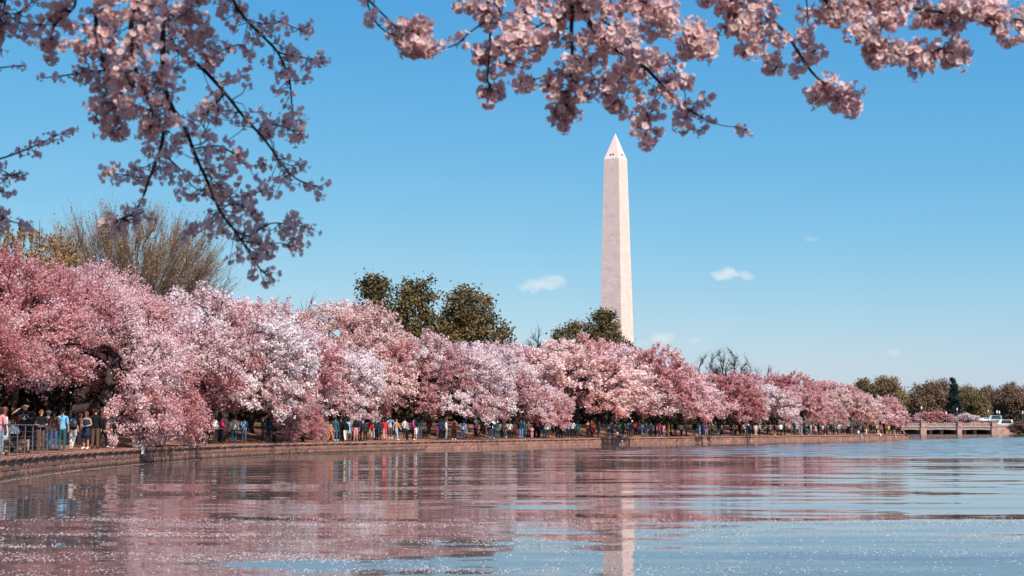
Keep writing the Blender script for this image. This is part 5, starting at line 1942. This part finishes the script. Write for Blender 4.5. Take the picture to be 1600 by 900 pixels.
    right = [
        ([(900, -70), (897, 0), (893, 38), (894, 84), (892, 123), (888, 153), (882, 172)], 5.0, 5.2, .012, .003, 70, .10, 'f'),
        ([(912, -60), (907, 0), (923, 38), (943, 61), (974, 84), (1004, 102), (1030, 128), (1055, 156), (1081, 174), (1107, 189)], 5.0, 5.3, .012, .003, 62, .11, 'f'),
        ([(1107, 189), (1128, 196), (1153, 199), (1166, 202)], 5.3, 5.3, .002, .0012, 22, .012, 'b'),
        ([(760, -60), (762, 0), (766, 38), (765, 84), (762, 125), (772, 142)], 5.3, 5.4, .008, .003, 50, .07, 'f'),
        ([(800, -20), (775, 20), (754, 36), (734, 51), (713, 69), (688, 77), (672, 80)], 5.3, 5.3, .005, .002, 20, .04, 't'),
        ([(574, -60), (574, 0), (586, 33), (606, 51), (628, 60), (655, 72)], 4.9, 4.9, .004, .002, 18, .02, 't'),
        ([(576, 0), (601, 25), (618, 41), (645, 62), (662, 70)], 4.9, 4.9, .004, .002, 18, .03, 't'),
        ([(640, 60), (655, 55), (650, 75)], 4.9, 4.9, .003, .002, 260, .055, 'f'),
        ([(890, 0), (870, 20), (846, 38), (826, 48), (800, 60)], 5.1, 5.1, .005, .002, 62, .09, 'f'),
        ([(840, -50), (830, 0), (815, 30), (800, 60), (790, 100)], 5.3, 5.3, .006, .002, 60, .09, 'f'),
        ([(892, 110), (860, 118), (830, 125), (815, 128)], 5.2, 5.2, .003, .002, 48, .05, 't'),
        ([(893, 84), (920, 110), (945, 140), (960, 160)], 5.2, 5.3, .004, .002, 62, .08, 'f'),
        ([(940, 30), (965, 50), (990, 70), (1000, 90)], 5.2, 5.2, .004, .002, 60, .07, 'f'),
        ([(1030, 128), (1020, 165), (1010, 200), (1005, 208)], 5.3, 5.3, .003, .002, 55, .05, 't'),
        ([(1004, 102), (1040, 100), (1060, 120), (1075, 125)], 5.3, 5.3, .003, .002, 48, .05, 't'),
        ([(940, -60), (950, -10), (965, 20), (985, 45)], 5.3, 5.3, .006, .002, 62, .07, 'f'),
        ([(985, -50), (1005, 0), (1030, 20), (1060, 40), (1085, 60), (1105, 68)], 4.8, 4.9, .006, .003, 100, .07, 'f'),
        ([(1110, -50), (1140, 0), (1172, 10), (1200, 28), (1229, 53), (1247, 81), (1268, 112), (1293, 135), (1319, 152), (1335, 169)], 5.0, 5.4, .010, .003, 50, .08, 'f'),
        ([(1120, -30), (1150, 20), (1170, 55), (1190, 85), (1215, 105)], 5.0, 5.1, .006, .002, 80, .07, 'f'),
        ([(1290, -60), (1290, 0), (1324, 22), (1352, 42), (1383, 67), (1417, 82), (1459, 87), (1500, 80)], 4.9, 5.1, .010, .003, 90, .08, 'f'),
        ([(1360, -40), (1375, 0), (1420, 11), (1459, 17), (1500, 22), (1530, 22), (1572, 28), (1615, 34)], 5.0, 5.0, .008, .003, 80, .08, 'f'),
        ([(1250, -50), (1260, 0), (1262, 40), (1258, 55)], 5.2, 5.2, .004, .002, 40, .04, 't'),
        ([(1320, -60), (1345, -10), (1370, 20), (1390, 30)], 5.0, 5.0, .006, .002, 70, .07, 'f'),
        ([(1460, -60), (1480, -10), (1520, 8), (1560, 20)], 5.0, 5.0, .006, .002, 70, .06, 'f'),
        ([(640, -60), (690, -40), (720, 5), (745, 10)], 5.3, 5.3, .004, .002, 40, .05, 't'),
        ([(1470, 84), (1485, 72), (1497, 70)], 5.0, 5.0, .002, .001, 30, .03, 't'),
    ]
    trees = [('left', left, (-4.6, -2.6), (-4.0, -1.4, 3.4), 'near cherry tree with hanging boughs of dull shaded blossom before the bare tree'),
             ('right', right, (3.6, -5.2), (3.0, -3.6, 3.6), 'near cherry tree with sunlit boughs hanging above the obelisk')]
    for (which, boughs, base, fork, label) in trees:
        root = empty('near_cherry_tree', (base[0], base[1], .8))
        o = Vector(root.location)
        tag(root, label, 'tree', 'near cherry trees overhanging the water')
        pts = [Vector((base[0], base[1], .55)), Vector((base[0] + .1, base[1] + .2, 1.6)), Vector((fork[0] * .5 + base[0] * .5, fork[1] * .5 + base[1] * .5, 2.6)), Vector(fork)]
        MB().tube([p - o for p in pts], [.30, .24, .21, .17], 12).build('trunk', BRANCH, root, True)
        roots_of = []
        clusters = []
        starts = []
        for bi, (px, d0, d1, r0, r1, dens, reach, kind) in enumerate(boughs):
            n = len(px)
            ctrl = [P(x, y, d0 + (d1 - d0) * i / (n - 1) + rng.uniform(-.05, .05)) for i, (x, y) in enumerate(px)]
            line = smooth_line([tuple(c) for c in ctrl], 5)
            sl = np.concatenate([[0], np.cumsum(np.linalg.norm(np.diff(line, axis=0), axis=1))])
            mb = MB()
            mb.tube([Vector(p) - o for p in line], [r0 + (r1 - r0) * s / sl[-1] for s in sl], 6)
            start = Vector(line[0])
            if px[0][1] < -15 or px[0][0] < -30:
                starts.append(tuple(start))
            cnt = int(dens * sl[-1] * (1.35 if which == 'left' else .86))
            spots = []
            for k in range(cnt):
                s = rng.uniform(.06, 1.0) * sl[-1] if k else sl[-1]
                p = Vector([np.interp(s, sl, line[:, i]) for i in range(3)])
                d = Vector((rng.gauss(0, 1), rng.gauss(0, .8), rng.gauss(-.2, .9))).normalized()
                ln = reach * rng.uniform(.25, 1.0) ** .8 if k else .01
                if s > sl[-1] * .9:
                    ln *= .5
                e = p + d * ln
                md = p.lerp(e, .5) + Vector((rng.gauss(0, 1), rng.gauss(0, 1), rng.gauss(0, 1))) * ln * .12
                mb.tube([p - o, md - o, e - o], [.0022, .0018, .0014], 4, cap=False)
                spots.append(e)
            br = mb.build('branch', BRANCH, root, True)
            src = {'f': full, 't': thin, 'b': tiny}[kind]
            alt = {'f': thin, 't': full, 'b': thin}[kind]
            for e in spots:
                me = rng.choice(src if rng.random() < (.75 if kind == 'f' else .93) else alt)
                sc = rng.uniform(.8, 1.15) * (.68 if which == 'left' else .86)
                clusters.append((me, e - o, (rng.uniform(-.5, .5), rng.uniform(-.5, .5), rng.uniform(0, 6.28)), sc, rng.uniform(.92, 1.04), rng.uniform(.92, 1.02)))
        # the 300 largest clusters are parts of their own, the rest are joined
        clusters.sort(key=lambda c: -len(c[0].polygons) * c[3] ** 2)
        for (me, loc, rot, sc, k, g) in clusters[:300]:
            c = bpy.data.objects.new('blossom_cluster', me)
            c.location, c.rotation_euler, c.scale = loc, rot, (sc, sc, sc)
            set_colour(c, (k, k * g, k * g))
            link(c, root)
        V, Fq, T, Mi, n0 = [], [], [], [], 0
        for (me, loc, rot, sc, k, g) in clusters[300:]:
            M4 = Matrix.LocRotScale(loc, Matrix.Rotation(rot[2], 3, 'Z').to_quaternion(), Vector((sc, sc, sc)))
            V += [tuple(M4 @ v.co) for v in me.vertices]
            Fq += [tuple(i + n0 for i in p.vertices) for p in me.polygons]
            T += [d.value for d in me.attributes['tint'].data]
            Mi += [p.material_index for p in me.polygons]
            n0 = len(V)
        if V:
            me = bpy.data.meshes.new('blossom_spray')
            me.from_pydata(V, [], Fq)
            at = me.attributes.new('tint', 'FLOAT', 'FACE')
            at.data.foreach_set('value', np.array(T, np.float32))
            me.materials.append(PETAL)
            me.materials.append(CALYX)
            me.polygons.foreach_set('material_index', np.array(Mi, np.int32))
            me.update()
            mobj('blossom_spray', me, root)['kind'] = 'stuff'
        # rest of the crown, unseen overhead, its lobes placed to shade the boughs
        r2 = np.random.default_rng(31 if which == 'left' else 32)
        if which == 'left':
            lobes = [((-3.4, 3.6, 5.2), 1.4), ((-2.0, 4.3, 5.3), 1.2), ((-.45, 3.9, 4.9), .85), ((-.05, 3.9, 5.0), .7), ((-1.0, 4.2, 5.0), .9), ((-3.4, 2.6, 5.6), 1.7), ((-2.2, 3.4, 5.2), 1.2), ((-1.0, 2.4, 5.9), 1.5), ((-5.0, 1.0, 5.6), 1.9), ((-3.0, 0.0, 6.6), 1.9), ((-6.0, -2.0, 5.6), 1.8), ((-1.6, .6, 6.6), 1.6), ((-4.4, 3.0, 4.9), 1.1)]
            nq = 110000
        else:
            lobes = [((2.6, .6, 4.6), .9), ((3.8, 1.6, 4.6), .9), ((1.0, -1.0, 5.6), 1.2), ((4.4, -2.6, 6.2), 1.8), ((2.4, -2.8, 7.0), 1.7), ((5.6, -4.6, 5.6), 1.7)]
            nq = 36000
        C, K = [], []
        w = np.array([l[1] ** 3 for l in lobes])
        for (c, r), m in zip(lobes, (w / w.sum() * nq).astype(int)):
            k = max(14, m // 420)
            cl = np.array(c) + rand_unit(r2, k) * r * np.cbrt(r2.uniform(.2, 1, (k, 1)))
            cl = cl[cl[:, 2] > EYE + .34 * np.maximum(cl[:, 1], 0) + 1.1]
            K.append(cl)
            C.append(cl[r2.integers(0, len(cl), m)] + r2.normal(size=(m, 3)) * .15)
        K, C = np.vstack(K), np.vstack(C)
        A, par, rad, ends = grow(np.vstack([np.array(starts), K]), [np.array(p) for p in pts], r2, step=.28, wander=.10, tip=.010, power=2.25, path_w=.22)
        Vb, Fb = skeleton_tubes(A - np.array(o), par, np.minimum(rad, .15), 6)
        mobj('limbs', arr_mesh('near_limbs', Vb, Fb, BRANCH, smooth=True), root)
        C = C[C[:, 2] > EYE + .34 * np.maximum(C[:, 1], 0) + .9] - np.array(o)
        V, F, t = quad_cloud(C, .062, r2, 1, r2.uniform(0, 1, len(C)))
        cr = mobj('crown', arr_mesh('near_crown', V, F, PETAL, tint=t), root)
        cr['kind'] = 'stuff'


build_near_trees()


# ------------------------------------------------------------------ petals afloat
def build_petals():
    rng = np.random.default_rng(77)
    n = 480000
    Y = rng.uniform(14, 31, n)
    X = rng.uniform(-1, 1, n) * (Y * .40 + 1)
    # drifts: layered sines make streaks that run across the view
    f = (np.sin(X * .55 + Y * 1.7 + 1.3) + np.sin(X * .23 - Y * 2.9 + 4.0) * .9 + np.sin(X * 1.4 + Y * .9) * .6 + np.sin(X * .11 + Y * 5.2 + 2) * .7 + np.sin(X * 2.9 + Y * 3.3) * .4)
    band = np.clip((Y - 15) / 3, .25, 1) * np.clip((29.5 - Y) / 1.2, 0, 1)
    near_left = np.clip((2.0 - X) / 8, 0, 1)
    prob = np.clip((f + .2) / 2.2, 0, 1) ** 1.6 * band * (.16 + .75 * near_left) + .035 * band
    far_line = np.exp(-((Y - 27.3 - .35 * np.sin(X * .6)) / .55) ** 2) * .5
    keep = rng.random(n) < np.clip(prob + far_line * np.clip(.35 + .3 * np.sin(X * .8), .1, 1), 0, 1) * .42
    C = np.stack([X[keep], Y[keep], np.full(keep.sum(), .005)], axis=1)
    # scattered ones farther out, and a line washed up along the wall's foot
    m = 1500
    y2 = rng.uniform(30, 75, m)
    C2 = np.stack([rng.uniform(-.3, .36, m) * y2, y2, np.full(m, .005)], axis=1)
    ss = rng.uniform(s_at_depth(44), s_at_depth(118), 5200)
    e = np.array([edge_at(s) - inland(s) * abs(rng.normal() * .16 + .12) for s in ss])
    C3 = np.stack([e[:, 0], e[:, 1], np.full(len(e), .006)], axis=1)
    C2 = C2[C2[:, 0] > np.interp(C2[:, 1], DPT[VIS][:, 1], DPT[VIS][:, 0]) + .3]
    C = np.vstack([C, C2, C3])
    V, F, t = quad_cloud(C, .021, rng, 1, rng.uniform(0, 1, len(C)), flat=4.0)
    V[:, 2] = np.maximum(V[:, 2], .003)
    pm = mat('floating_petal', (.8, .66, .66), .7, translucent=.15, tint=((.80, .68, .68), (.66, .46, .46)), spec=.1)
    o = mobj('floating_petals', arr_mesh('floating_petals', V, F, pm, tint=t))
    tag(o, 'drifts of fallen white and pink petals floating on the water', 'petals', kind='stuff')


build_petals()
